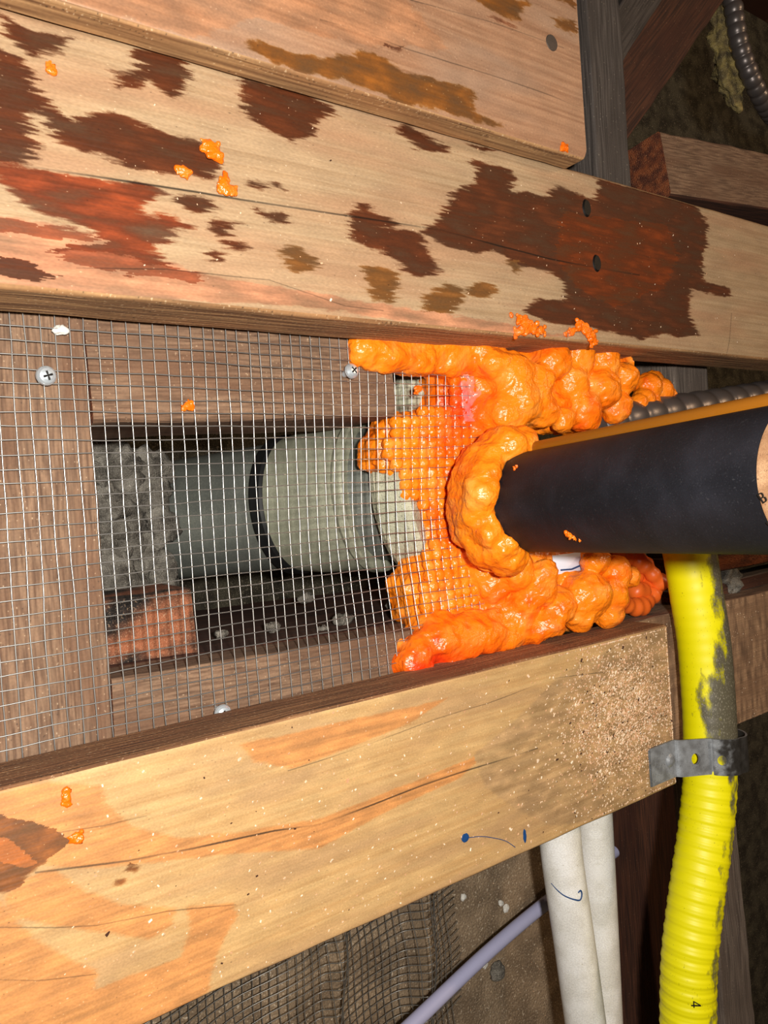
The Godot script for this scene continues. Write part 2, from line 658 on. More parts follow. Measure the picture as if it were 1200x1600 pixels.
func screw(at: Vector3, label: String, tilt: Vector3) -> void:
	var t := thing("sheet_metal_screw", label, "screw", at, "screws holding the wire cloth")
	t.rotation = tilt
	var r := 0.0044
	obj("head", lathe([[0.0, 0.0031], [r * 0.45, 0.0029], [r * 0.75, 0.0023], [r * 0.95, 0.0012], [r, 0.0002], [r, -0.0004], [0.0, -0.0004]], Vector3.ZERO, Vector3(0, 0, 1), 28), M.zinc, t)
	obj("shank", lathe([[0.0, -0.0003], [0.0018, -0.0004], [0.0018, -0.016], [0.0, -0.02]], Vector3.ZERO, Vector3(0, 0, 1), 12), M.zinc, t)
	var m := MB.new()
	for q in 2:
		var d := Vector3(1, 0, 0) if q == 0 else Vector3(0, 1, 0)
		tube_into(m, PackedVector3Array([-d * 0.0021 + Vector3(0, 0, 0.0027), d * 0.0021 + Vector3(0, 0, 0.0027)]), 0.00055, 6)
	obj("drive_recess", m.mesh(), M.dark_metal, t)

func dab(label: String, list: Array, k := 0.001) -> void:      # a stuck-on crumb of cured foam; balls in millimetres
	var lo := Vector3.ONE * 10; var hi := -Vector3.ONE * 10
	for q in range(0, list.size(), 4):
		var c := Vector3(list[q], list[q + 1], list[q + 2]) * 0.001
		var r: Vector3 = Vector3.ONE * (list[q + 3] * 0.001 * 1.6 + 0.004)
		lo = lo.min(c - r); hi = hi.max(c + r)
	var f := Foam.new()
	f.setup(lo, hi, 0.0006)
	for q in range(0, list.size(), 4):
		var c := Vector3(list[q], list[q + 1], list[q + 2]) * 0.001
		var r: float = list[q + 3] * 0.001
		f.ball(c, r * 0.85, k, Vector3(1, 1, 0.55))
		for s in 11:
			f.ball(c + Vector3(rng.randf_range(-1.2, 1.2), rng.randf_range(-1.2, 1.2), rng.randf_range(-0.1, 0.4)) * r, r * rng.randf_range(0.2, 0.45), k * 0.5, Vector3(1, 1, 0.7))
	var o := obj("foam_dab", f.mesh(func(p: Vector3) -> Color: return foam_tint(p).lerp(Color(0.80, 0.06, 0.004), 0.4), 0.0006, 3), M.foam)
	tag(o, label, "foam dab", "stray dabs of orange foam")

func ribbed(pts: PackedVector3Array, r: float, pitch: float, depth: float, sides := 24) -> ArrayMesh:      # an armoured hose: rounded ribs with tight grooves
	var cv := Curve3D.new()
	for p in pts:
		cv.add_point(p)
	for k in range(1, pts.size() - 1):
		var t := (pts[k + 1] - pts[k - 1]) / 6.0
		cv.set_point_in(k, -t)
		cv.set_point_out(k, t)
	cv.bake_interval = 0.002
	var L := cv.get_baked_length()
	var steps := int(L / pitch) * 10
	var q := PackedVector3Array()
	var rad := PackedFloat32Array()
	for k in steps + 1:
		var s := L * k / steps
		q.append(cv.sample_baked(s, true))
		var ph := fposmod(s / pitch, 1.0)
		rad.append(r - depth + depth * pow(absf(sin(PI * ph)), 0.45))
	return tube(q, rad, sides)

func smooth_path(pts: Array, step: float) -> PackedVector3Array:
	var cv := Curve3D.new()
	for p in pts:
		cv.add_point(p)
	for k in range(1, pts.size() - 1):
		var t: Vector3 = (pts[k + 1] - pts[k - 1]) / 6.0
		cv.set_point_in(k, -t)
		cv.set_point_out(k, t)
	cv.bake_interval = 0.002
	var n := maxi(2, int(cv.get_baked_length() / step))
	var q := PackedVector3Array()
	for k in n + 1:
		q.append(cv.sample_baked(cv.get_baked_length() * k / n, true))
	return q

func _ready() -> void:
	rng.seed = 41
	foam_noise.seed = 9
	foam_noise.frequency = 26.0
	# ---------------------------------------------------------------- camera, surroundings, the phone's torch
	var cam := Camera3D.new()
	cam.name = "camera"
	add_child(cam)
	cam.transform = Transform3D(Basis(Vector3(0.81535, -0.0698, 0.57474), Vector3(0.0639, 0.99749, 0.0305), Vector3(-0.57542, 0.01186, 0.81777)).orthonormalized(), Vector3(0, 0, 0.369))
	cam.fov = 67.38
	cam.near = 0.02
	cam.far = 20.0
	cam.current = true
	var env := WorldEnvironment.new()
	env.name = "surroundings"
	var e := Environment.new()
	e.background_mode = Environment.BG_COLOR
	e.background_color = Color(0.02, 0.02, 0.02)
	e.tonemap_mode = Environment.TONE_MAPPER_LINEAR
	e.tonemap_exposure = 1.0
	e.sdfgi_enabled = true
	e.ssao_enabled = true
	e.ssil_enabled = true
	env.environment = e
	add_child(env)
	var torch := OmniLight3D.new()
	torch.name = "phone_torch"
	add_child(torch)
	torch.position = cam.transform * Vector3(0.045, 0.022, 0.07)
	torch.light_color = Color(1.0, 0.975, 0.94)
	torch.light_energy = 0.45
	torch.light_size = 0.012
	torch.omni_range = 6.0
	torch.omni_attenuation = 2.0
	torch.shadow_enabled = true

	var fill_light := OmniLight3D.new()      # added fill light, unseen behind the camera, to lift the dark right side
	fill_light.name = "fill_light"
	add_child(fill_light)
	fill_light.position = Vector3(1.25, 0.5, 1.05)
	fill_light.light_color = Color(1.0, 0.86, 0.70)
	fill_light.light_energy = 0.42
	fill_light.light_size = 0.05
	fill_light.omni_range = 6.0
	fill_light.omni_attenuation = 2.0
	fill_light.shadow_enabled = true

	# ---------------------------------------------------------------- materials shared by many things
	var wood_bump := grey_texture(1024, 256, 120, 4, 5)
	var grit := grey_texture(512, 512, 7, 7, 8)
	var none := PackedByteArray()
	M.tan = mat(wood_face(1024, 256, 11, Color(0.70, 0.55, 0.38), Color(0.42, 0.29, 0.18), Color(0.62, 0.44, 0.28), [], none, 300, 5, 0.3), 0.75, wood_bump, 0.04)
	M.tan.uv1_scale = Vector3(1, 0.6, 1)
	M.old = mat(wood_face(1024, 256, 12, Color(0.52, 0.41, 0.32), Color(0.35, 0.255, 0.19), Color(0.40, 0.28, 0.20), [], none, 60, 5, 0.37), 0.85, wood_bump, 0.06)
	M.grey_wood = mat(wood_face(1024, 256, 13, Color(0.46, 0.41, 0.37), Color(0.29, 0.25, 0.225), Color(0.36, 0.31, 0.275), [], none, 140, 6, 0.38), 0.85, wood_bump, 0.05)
	M.dark_grey = mat(wood_face(1024, 256, 29, Color(0.31, 0.28, 0.26), Color(0.19, 0.165, 0.15), Color(0.24, 0.21, 0.19), [], none, 140, 6, 0.38), 0.85, wood_bump, 0.05)
	M.dark_wood = mat(wood_face(1024, 256, 14, Color(0.33, 0.19, 0.12), Color(0.17, 0.085, 0.05), Color(0.25, 0.12, 0.07), [], none, 160, 6, 0.40), 0.8, wood_bump, 0.05)
	M.end_grain = mat(blotch(512, 512, 15, Color(0.52, 0.27, 0.13), Color(0.30, 0.13, 0.06), 60, Color(0.66, 0.48, 0.34), 0.24), 0.9, grit, 0.12)
	M.mold = tri(mat(blotch(512, 512, 16, Color(0.09, 0.075, 0.065), Color(0.60, 0.36, 0.24), 200, Color(0.70, 0.58, 0.47), 0.27), 0.9, grit, 0.08), 9.0)
	M.concrete = tri(mat(blotch(512, 512, 17, Color(0.36, 0.34, 0.28), Color(0.22, 0.20, 0.16), 90, Color(0.62, 0.58, 0.50), 0.25), 0.95, grit, 0.15), 4.0)
	M.dirt = tri(mat(blotch(512, 512, 18, Color(0.55, 0.47, 0.375), Color(0.44, 0.37, 0.29), 90, Color(0.80, 0.75, 0.67), 0.30), 0.95, grit, 0.08), 4.5)
	M.mortar = tri(mat(blotch(512, 512, 19, Color(0.56, 0.54, 0.50), Color(0.20, 0.18, 0.155), 110, Color(0.74, 0.72, 0.67), 0.24), 0.95, grit, 0.15), 9.0)
	M.grey_plastic = tri(mat(blotch(512, 512, 20, Color(0.47, 0.485, 0.455), Color(0.38, 0.395, 0.375), 130, Color(0.64, 0.63, 0.55), 0.27), 0.55, grit, 0.02), 6.0)
	M.collar_plastic = tri(mat(blotch(512, 512, 28, Color(0.66, 0.665, 0.58), Color(0.56, 0.565, 0.49), 130, Color(0.72, 0.71, 0.64), 0.3), 0.5, grit, 0.02), 6.0)
	M.cement = tri(mat(blotch(512, 512, 21, Color(0.78, 0.78, 0.68), Color(0.64, 0.64, 0.55), 70, Color(0.30, 0.29, 0.25), 0.27), 0.8, grit, 0.06), 9.0)
	M.pvc = tri(mat(blotch(512, 512, 22, Color(0.96, 0.955, 0.94), Color(0.88, 0.87, 0.84), 90, Color(0.62, 0.56, 0.46), 0.34), 0.4, grit, 0.008), 7.0)
	M.abs = tri(mat(blotch(512, 512, 23, Color(0.085, 0.093, 0.115), Color(0.135, 0.142, 0.17), 150, Color(0.26, 0.26, 0.27), 0.32), 0.55, grit, 0.008), 8.0)
	M.abs.metallic_specular = 0.3
	M.galv = tri(mat(blotch(512, 512, 24, Color(0.66, 0.68, 0.70), Color(0.52, 0.53, 0.54), 90, Color(0.30, 0.28, 0.26), 0.3), 0.42, grit, 0.012), 14.0)
	M.galv.metallic = 0.35
	M.galv.vertex_color_use_as_albedo = true
	M.wire = plain(Color(0.70, 0.70, 0.69), 0.33, 0.85)
	M.old_wire = plain(Color(0.50, 0.49, 0.47), 0.34, 0.6)
	M.zinc = plain(Color(0.80, 0.84, 0.87), 0.3, 0.55)
	M.dark_metal = plain(Color(0.10, 0.09, 0.08), 0.55, 0.6)
	M.armour = plain(Color(0.40, 0.37, 0.36), 0.36, 0.5)
	M.rubber = plain(Color(0.07, 0.075, 0.08), 0.6)
	M.white = tri(mat(blotch(256, 256, 25, Color(0.86, 0.85, 0.82), Color(0.75, 0.73, 0.68), 60, Color(0.9, 0.9, 0.88), 0.3), 0.8), 12.0)
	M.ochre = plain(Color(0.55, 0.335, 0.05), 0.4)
	M.post = mat(wood_face(1024, 512, 26, Color(0.62, 0.49, 0.37), Color(0.40, 0.30, 0.22), Color(0.50, 0.38, 0.28), [], none, 24, 200, 0.36), 0.85, wood_bump, 0.04)
	M.plaster = tri(mat(blotch(256, 256, 27, Color(0.66, 0.58, 0.34), Color(0.36, 0.31, 0.22), 40, Color(0.72, 0.66, 0.5), 0.25), 0.95, grit, 0.15), 12.0)
	M.blue_ink = plain(Color(0.04, 0.24, 0.45), 0.6)
	M.black_ink = plain(Color(0.02, 0.02, 0.02), 0.6)
	var fm := StandardMaterial3D.new()
	fm.vertex_color_use_as_albedo = true
	fm.roughness = 0.33
	fm.heightmap_enabled = true
	fm.heightmap_texture = grey_texture(512, 512, 22, 22, 30)
	fm.heightmap_scale = 0.07
	tri(fm, 13.0)
	fm.subsurf_scatter_enabled = true
	fm.subsurf_scatter_strength = 0.03
	M.foam = fm

	# ---------------------------------------------------------------- the crawl space itself
	struct("wall_back", Vector3(3.2, 2.4, 0.12), Vector3(0.7, -0.1, -0.56), M.concrete)
	struct("wall_left", Vector3(0.12, 2.4, 2.4), Vector3(-0.9, -0.1, 0.6), M.concrete)
	struct("wall_right", Vector3(0.12, 2.4, 2.4), Vector3(2.2, -0.1, 0.6), M.concrete)
	struct("wall_front", Vector3(3.2, 2.4, 0.12), Vector3(0.7, -0.1, 1.8), M.concrete)
	struct("floor", Vector3(3.2, 0.12, 2.5), Vector3(0.7, -1.26, 0.6), M.dirt)
	struct("ceiling", Vector3(3.2, 0.12, 2.5), Vector3(0.7, 1.06, 0.6), M.dark_wood)

	var bt := thing("fill_bulb", "added unseen glowing bulb for fill, hanging on a cord from the crawl space ceiling", "light bulb", Vector3(1.25, 0.5, 1.05))  # added out of view: glowing body, socket and cord for the fill light
	var glow := plain(Color(1, 0.95, 0.85), 0.4)
	glow.emission_enabled = true
	glow.emission = Color(1.0, 0.86, 0.70)
	glow.emission_energy_multiplier = 2.0
	obj("fill_bulb_glass", lathe([[0.0, -0.052], [0.025, -0.045], [0.036, -0.028], [0.038, -0.01], [0.03, 0.02], [0.016, 0.045], [0.013, 0.06]], Vector3.ZERO, Vector3.UP, 24), glow, bt)
	obj("socket", lathe([[0.0, 0.058], [0.017, 0.06], [0.019, 0.07], [0.017, 0.105], [0.0, 0.112]], Vector3.ZERO, Vector3.UP, 20), M.dark_metal, bt)
	obj("cord", tube(PackedVector3Array([Vector3(0, 0.108, 0), Vector3(0.004, 0.3, 0), Vector3(0, 0.5, 0)]), 0.003, 8), M.rubber, bt)

	# ---------------------------------------------------------------- upper beam
	var w := 2048; var h := 400
	var ext := Rect2(-0.12, 0.0932, 0.98, 0.111)
	var mask := PackedByteArray()
	mask.resize(w * h)
	stain(mask, w, h, ext, 7, [43.9,120.5,75.6,121.8,105.6,114.2,142.2,107.6,206.1,104.7,309.2,100.8,385.5,95.6,308.6,93.4,190.9,97.6,104.1,94.7,42.0,91.9])
	stain(mask, w, h, ext, 1, [62.6,201.7,72.7,198.0,83.4,197.9,97.4,200.6,87.7,198.6,84.3,193.0,74.3,187.4,68.5,188.5,63.5,192.1,64.6,198.6])
	stain(mask, w, h, ext, 1, [57.0,186.0,61.5,186.5,68.2,184.7,72.5,179.0,74.4,172.4,77.9,170.7,78.8,167.1,89.7,164.0,90.4,167.3,101.8,172.1,113.7,170.0,120.5,168.2,131.9,167.9,143.7,166.8,150.8,159.0,142.5,150.7,136.6,151.9,122.0,149.7,108.2,149.8,101.7,152.0,91.4,153.1,82.8,153.9,77.4,157.4,77.2,161.7,72.7,165.2,69.0,162.3,71.0,157.7,71.1,151.4,70.2,146.2,65.3,142.2,54.0,141.2])
	stain(mask, w, h, ext, 1, [116.1,202.0,135.2,203.1,138.3,194.0,135.5,187.7,130.2,183.5,123.3,187.4,116.6,190.6,114.8,184.7,105.7,181.8,107.0,188.6,115.4,192.2])
	stain(mask, w, h, ext, 1, [164.3,202.3,195.9,202.7,210.4,201.5,214.5,197.1,204.0,191.5,202.3,183.8,188.5,177.1,178.4,179.5,170.4,183.8,164.1,187.4])
	stain(mask, w, h, ext, 2, [51.7,140.8,58.4,141.3,70.0,142.4,94.4,141.8,115.9,143.1,124.2,141.8,116.9,137.7,112.3,131.5,114.8,129.2,126.4,132.4,136.3,128.3,125.8,124.7,124.0,119.5,116.7,117.4,123.2,109.6,124.5,107.0,105.0,106.1,85.8,109.0,71.1,108.4,79.8,111.6,96.4,115.7,86.7,122.2,68.8,125.3,62.2,130.9])
	stain(mask, w, h, ext, 4, [50.4,121.5,61.4,119.6,77.9,120.3,92.7,117.3,79.9,113.4,70.3,114.1,52.1,114.5])
	stain(mask, w, h, ext, 4, [72.3,108.8,97.4,111.6,121.7,108.6,142.2,107.6,132.9,103.7,104.8,103.4,84.3,105.7])
	stain(mask, w, h, ext, 1, [128.5,142.0,145.5,142.1,142.8,135.0,135.3,134.6,130.3,138.1])
	stain(mask, w, h, ext, 1, [144.8,133.3,157.4,133.8,148.2,125.7,143.5,127.9])
	stain(mask, w, h, ext, 1, [149.7,124.2,157.6,125.0,160.7,122.4,154.1,120.7])
	stain(mask, w, h, ext, 1, [142.2,118.5,151.3,117.4,144.2,113.0])
	stain(mask, w, h, ext, 1, [165.4,141.6,184.0,142.4,182.5,136.7,174.1,137.8])
	stain(mask, w, h, ext, 1, [164.8,154.3,173.7,154.4,169.5,151.2])
	stain(mask, w, h, ext, 1, [177.1,155.0,185.0,154.9,179.6,152.4])
	stain(mask, w, h, ext, 3, [176.3,123.6,182.7,126.9,189.7,126.9,200.0,120.5,192.3,114.8,182.4,114.6,180.6,121.1])
	stain(mask, w, h, ext, 1, [49.3,104.4,55.9,104.0,64.9,103.8,75.3,99.5,69.1,96.8,48.7,96.5])
	stain(mask, w, h, ext, 1, [307.8,192.3,334.2,193.0,339.2,189.8,336.1,179.7,369.3,181.6,371.0,187.4,380.0,190.2,394.8,189.2,411.9,186.9,417.4,197.4,414.7,201.9,461.7,202.7,526.2,205.2,541.0,191.0,537.7,176.3,531.7,160.3,531.9,147.0,565.9,145.8,566.9,140.1,547.6,138.2,515.0,140.5,508.9,121.4,521.7,107.4,495.2,103.3,480.2,104.6,450.7,99.0,398.5,103.8,362.8,103.1,341.2,109.1,355.8,118.2,378.8,118.4,379.4,124.5,377.0,130.2,364.2,135.5,335.7,136.0,318.1,141.7,305.3,138.9,284.0,139.7,266.4,145.3,280.7,155.1,288.9,168.9,309.2,181.6])
	stain(mask, w, h, ext, 5, [381.4,174.9,431.6,176.6,488.7,183.1,501.6,162.1,483.7,137.3,425.6,118.6,388.6,127.4,372.7,145.7])
	stain(mask, w, h, ext, 1, [220.0,144.0,225.4,153.0,233.5,155.0,233.2,151.0,249.4,148.5,247.0,144.8,232.6,143.6,264.1,144.9,275.9,126.3,271.0,122.2,255.5,120.4,247.6,128.0,235.6,131.5,220.0,134.3])
	stain(mask, w, h, ext, 3, [226.8,122.1,234.9,123.8,247.1,121.2,247.3,114.4,242.2,103.8,229.4,106.0])
	stain(mask, w, h, ext, 3, [264.1,109.3,282.2,119.9,291.3,117.3,293.1,110.3,280.6,102.1,264.7,101.4])
	stain(mask, w, h, ext, 3, [293.7,117.6,306.3,122.5,318.6,120.2,315.5,114.3,298.1,112.6])
	stain(mask, w, h, ext, 1, [250.4,198.7,262.6,202.2,291.2,194.3,270.3,190.0])
	stain(mask, w, h, ext, 1, [301.3,201.1,331.4,201.9,318.3,198.8])
	stain(mask, w, h, ext, 3, [327.8,136.2,341.2,137.8,336.7,129.6])
	scratch(mask, w, h, ext, 6, 1.0, [58.4,141.3,136.0,144.4,241.0,146.9,280.1,147.6,323.5,145.0,366.7,143.3,455.4,143.1])
	scratch(mask, w, h, ext, 6, 0.0, [84.1,103.6,121.7,108.0,171.1,109.1,213.3,100.2,236.9,99.7])
	scratch(mask, w, h, ext, 6, 1.0, [566.2,126.2,561.3,106.3,556.5,95.3])
	var stains := [[Color(0.265, 0.12, 0.05), 0.93], [Color(0.37, 0.15, 0.065), 0.92, 1.1], [Color(0.37, 0.22, 0.08), 0.85], [Color(0.45, 0.20, 0.11), 0.8], [Color(0.34, 0.135, 0.025), 0.95], [Color(0.30, 0.20, 0.13), 0.6], [Color(0.63, 0.40, 0.29), 0.6]]
	M.upper_front = mat(wood_face(w, h, 31, Color(0.68, 0.575, 0.45), Color(0.62, 0.51, 0.385), Color(0.65, 0.50, 0.38), stains, mask, 420, 9, 0.40), 0.6, wood_bump, 0.012)
	M.upper_front.metallic_specular = 0.3
	var t := thing("wall_beam", "long tan beam with dark damp blotches running across above the wire cloth", "beam", Vector3(0.37, 0.1487, 0.0255))
	obj("timber", timber(0.98, 0.111, 0.039, 0.0035, 0.0006, M.upper_front, M.tan, M.end_grain, true, 3), null, t)
	for p in [Vector3(0.4038, 0.1804, 0.0455), Vector3(0.4103, 0.1457, 0.0455)]:
		var nh := obj("nail_head", lathe([[0.0, 0.0006], [0.0042, 0.0006], [0.0046, -0.0002], [0.0052, -0.0006], [0.0052, -0.001]], Vector3.ZERO, Vector3(0, 0, 1), 20, 0.0), M.dark_metal, t)
		nh.position = p - t.position
		nh.scale = Vector3(0.75, 1.15, 1)

	# upper board, nailed on the beam's upper edge
	mask = PackedByteArray()
	w = 1536; h = 440
	ext = Rect2(-0.15, 0.201, 0.537, 0.15)
	mask.resize(w * h)
	stain(mask, w, h, ext, 1, [160.0,209.7,174.4,210.4,198.1,211.6,212.9,216.9,220.6,220.6,230.3,222.4,249.9,219.0,277.8,221.0,297.0,221.4,294.1,214.4,296.0,209.6,317.5,207.8,303.0,203.9,291.4,205.1,265.4,203.7,249.2,201.9,237.7,203.9,223.0,204.1,211.9,205.3,193.9,202.7,172.1,202.2,162.8,204.8])
	stain(mask, w, h, ext, 1, [242.8,244.9,257.2,249.9,249.8,240.8,244.0,235.2,237.2,234.5,241.6,240.3])
	stain(mask, w, h, ext, 2, [226.9,254.8,234.9,254.3,239.0,246.3,231.3,243.3])
	stain(mask, w, h, ext, 2, [231.0,230.8,248.5,231.0,245.1,228.7,233.4,227.4])
	stain(mask, w, h, ext, 1, [291.5,272.5,311.2,282.4,336.2,283.3,346.2,284.2,336.5,275.7,336.1,271.1,325.8,270.2,313.5,270.0])
	stain(mask, w, h, ext, 1, [362.6,280.7,385.9,286.2,387.3,276.9,370.7,277.4])
	stain(mask, w, h, ext, 1, [358.5,294.1,387.6,303.5,388.9,293.0])
	stain(mask, w, h, ext, 2, [308.7,265.7,321.1,267.3,332.5,265.3,324.3,265.1])
	stain(mask, w, h, ext, 3, [52.1,206.8,225.3,276.2,279.4,238.0,221.0,224.8,165.6,220.4,134.3,202.8,82.7,202.6])
	scratch(mask, w, h, ext, 4, 0.0, [199.6,230.5,219.7,232.2,253.0,231.3,278.8,231.8,358.1,233.6,386.4,232.8])
	scratch(mask, w, h, ext, 4, 0.0, [255.3,257.6,309.4,262.4,372.4,266.0])
	M.board_front = mat(wood_face(w, h, 41, Color(0.67, 0.51, 0.39), Color(0.58, 0.42, 0.31), Color(0.62, 0.50, 0.41), [[Color(0.42, 0.24, 0.05), 0.94], [Color(0.36, 0.18, 0.09), 0.9], [Color(0.66, 0.42, 0.26), 0.35, 0.6], [Color(0.22, 0.14, 0.10), 0.8]], mask, 420, 12, 0.40), 0.62, wood_bump, 0.012)
	t = thing("wall_board", "smooth pinkish board with ochre stains and a rounded lower corner, topmost in the picture", "board", Vector3(0.1185, 0.276, 0.0535))
	obj("plank", timber(0.537, 0.15, 0.016, 0.0022, 0.0004, M.board_front, M.tan, M.end_grain, true, 5, 0.0045), null, t)
	var bn := obj("nail_head", lathe([[0.0, 0.0006], [0.0046, 0.0004], [0.0052, -0.0008]], Vector3.ZERO, Vector3(0, 0, 1), 18), plain(Color(0.33, 0.29, 0.26), 0.6, 0.4), t)
	bn.position = Vector3(0.3616, 0.2657, 0.0616) - t.position

	# ---------------------------------------------------------------- lower beam
	w = 2048; h = 440
	ext = Rect2(-0.12, -0.211, 0.583, 0.1125)
	mask = PackedByteArray()
	mask.resize(w * h)
	stain(mask, w, h, ext, 2, [33.7,-98.0,42.4,-98.7,56.5,-99.3,79.3,-107.7,81.0,-115.9,90.9,-127.9,110.8,-138.9,138.0,-144.4,179.5,-150.6,243.0,-147.4,289.3,-145.0,269.3,-154.3,216.9,-158.6,178.4,-164.6,137.3,-153.8,101.0,-145.7,79.2,-140.7,62.0,-135.5,54.3,-130.4,32.3,-119.3])
	stain(mask, w, h, ext, 2, [54.0,-134.3,58.9,-135.0,68.3,-145.6,83.2,-157.5,106.3,-167.8,103.6,-174.2,94.0,-176.3,80.3,-168.6,57.4,-156.8,44.5,-148.7,41.9,-143.8,41.4,-139.5,49.3,-136.0])
	stain(mask, w, h, ext, 2, [111.1,-168.9,131.6,-174.4,133.9,-180.7,125.4,-190.8,120.9,-198.5,117.7,-209.1,91.2,-214.0,67.2,-203.0,70.5,-187.8,84.3,-188.1,107.0,-189.4,112.1,-178.6])
	stain(mask, w, h, ext, 2, [31.2,-135.8,39.5,-140.8,44.5,-149.7,50.4,-159.4,61.4,-171.1,72.0,-180.9,67.2,-203.0,27.4,-192.1])
	stain(mask, w, h, ext, 2, [141.1,-104.8,162.2,-106.2,190.5,-106.5,237.8,-108.6,264.2,-108.9,237.1,-116.9,196.7,-120.7,167.7,-122.8,148.3,-114.9])
	stain(mask, w, h, ext, 4, [279.7,-144.4,310.6,-133.3,350.5,-114.6,406.5,-104.2,478.1,-93.3,471.9,-219.3,395.1,-214.7,336.4,-201.2,306.1,-180.9,287.5,-164.6])
	stain(mask, w, h, ext, 1, [33.3,-105.1,41.7,-108.8,46.2,-111.6,52.6,-114.5,60.0,-119.5,64.7,-124.1,66.4,-126.9,62.4,-128.7,56.3,-131.1,54.1,-132.4,49.4,-134.1,47.1,-138.2,42.3,-138.3,31.2,-134.7])
	stain(mask, w, h, ext, 3, [32.8,-112.2,41.2,-116.8,46.4,-121.6,53.7,-131.7,49.1,-131.7,40.5,-125.9,32.1,-121.7])
	stain(mask, w, h, ext, 1, [87.7,-142.4,92.0,-145.2,90.5,-147.2,87.0,-144.9])
	stain(mask, w, h, ext, 1, [81.6,-147.1,86.0,-147.8,85.0,-150.1,81.9,-149.3])
	scratch(mask, w, h, ext, 5, 0.0, [61.5,-121.0,78.6,-123.6,97.0,-125.1])
	scratch(mask, w, h, ext, 5, 1.0, [52.4,-133.8,87.8,-141.1,115.2,-145.3,155.4,-149.2,179.3,-153.0,242.6,-151.7,288.7,-152.1,330.1,-152.3])
	scratch(mask, w, h, ext, 5, 0.0, [164.2,-123.2,212.1,-121.5,254.3,-119.0,291.8,-118.1,344.9,-113.6,404.8,-120.7])
	scratch(mask, w, h, ext, 5, 0.0, [38.8,-150.3,58.9,-157.9,73.3,-162.6,102.1,-167.9,133.9,-176.6])
	scratch(mask, w, h, ext, 5, 0.0, [37.5,-169.9,50.6,-175.6,71.9,-181.9])
	M.lower_front = mat(wood_face(w, h, 51, Color(0.75, 0.61, 0.41), Color(0.70, 0.545, 0.35), Color(0.67, 0.53, 0.37), [[Color(0.40, 0.22, 0.08), 0.9], [Color(0.74, 0.49, 0.27), 0.8, 0.12], [Color(0.62, 0.32, 0.11), 0.85, 0.2], [Color(0.58, 0.47, 0.345), 0.42, 0.6], [Color(0.30, 0.19, 0.11), 0.75]], mask, 380, 14, 0.40, 6.0), 0.6, wood_bump, 0.012)
	M.lower_top = mat(wood_face(1024, 256, 53, Color(0.58, 0.42, 0.28), Color(0.36, 0.23, 0.14), Color(0.46, 0.30, 0.19), [], none, 260, 7, 0.3), 0.8, wood_bump, 0.05)
	var lb := obj("wall_beam", timber(0.583, 0.1125, 0.037, 0.0022, 0.0007, M.lower_front, M.lower_top, M.end_grain, true, 7), null)
	lb.position = Vector3(0.1715, -0.1547, 0.0235)
	tag(lb, "yellowish pine beam with wavy orange grain and sawdust, below the wire cloth", "beam")

	# ---------------------------------------------------------------- timbers behind the wire cloth
	plank("wall_stud", "broad weathered upright stud behind the left side of the wire cloth", "stud", Vector3(0.0183, 0.0, -0.0215), Vector3(0.56, 0.16, 0.038), Vector3(0, 0, PI / 2), M.old, M.old, M.end_grain, 2)
	plank("blocking", "weathered brown block with a rounded end under the upper beam, behind the wires", "blocking", Vector3(0.186, 0.0915, -0.041), Vector3(0.176, 0.085, 0.077), Vector3(0, 0, 0.028), M.old, M.old, M.end_grain, 4, 0.005)
	plank("sill_plank", "grey brown plank behind the wires along the bottom of the opening", "plank", Vector3(0.245, -0.122, -0.018), Vector3(0.295, 0.09, 0.03), Vector3(0, 0, -0.022), M.old, M.old, M.end_grain, 6)
	plank("cavity_board", "reddish brown board lying inside the cavity behind the bottom plank", "board", Vector3(0.30, -0.088, -0.135), Vector3(0.46, 0.02, 0.2), Vector3(0, 0, -0.02), M.dark_wood, M.dark_wood, M.end_grain, 8)
	plank("wood_offcut", "blackened reddish block end with mould, inside the opening by the left stud", "offcut", Vector3(0.128, -0.0585, -0.07), Vector3(0.056, 0.037, 0.06), Vector3(0, -0.06, 0.03), M.mold, M.mold, M.mold, 9, 0.002)

	# ---------------------------------------------------------------- grey pipe fitting in the cavity
	var O := Vector3(0.3023, 0.0062, -0.091)
	var dir := Vector3(-0.5, -0.05, -0.866).normalized()
	t = thing("pipe_fitting", "large grey green pipe fitting with a rim and dark gasket, behind the wire cloth", "pipe fitting", O)
	obj("hub", lathe([[0.034, -0.064], [0.0585, -0.064], [0.061, -0.060], [0.061, -0.042], [0.058, -0.038], [0.052, -0.036]], Vector3.ZERO, dir, 64, 0.0014), M.cement, t)
	obj("neck", lathe([[0.0475, -0.040], [0.0475, -0.012]], Vector3.ZERO, dir, 64), M.grey_plastic, t)
	obj("collar", lathe([[0.045, -0.0165], [0.0550, -0.0165], [0.0556, -0.015], [0.0556, -0.010], [0.0535, -0.007], [0.0525, 0.03], [0.050, 0.049]], Vector3.ZERO, dir, 64), M.collar_plastic, t)
	obj("gasket", lathe([[0.045, 0.048], [0.0508, 0.048], [0.052, 0.050], [0.052, 0.057], [0.0508, 0.059], [0.045, 0.059]], Vector3.ZERO, dir, 64), M.rubber, t)
	obj("pipe", lathe([[0.0475, 0.058], [0.0475, 0.26], [0.040, 0.26], [0.040, 0.2]], Vector3.ZERO, dir, 64), M.grey_plastic, t)
	var boss := obj("boss", lump(Vector3(0.0145, 0.0145, 0.014), 0.003, 5, 120.0), M.cement, t)
	boss.position = Vector3(0.316, 0.0697, -0.0394) - O

	# rough masonry behind, left of the fitting: lumps of mortar and stone
	t = thing("rubble_wall", "rough grey mortar and stones in the dark behind the left stud", "rubble", Vector3(0.164, 0.0062, -0.176))
	rng.seed = 7
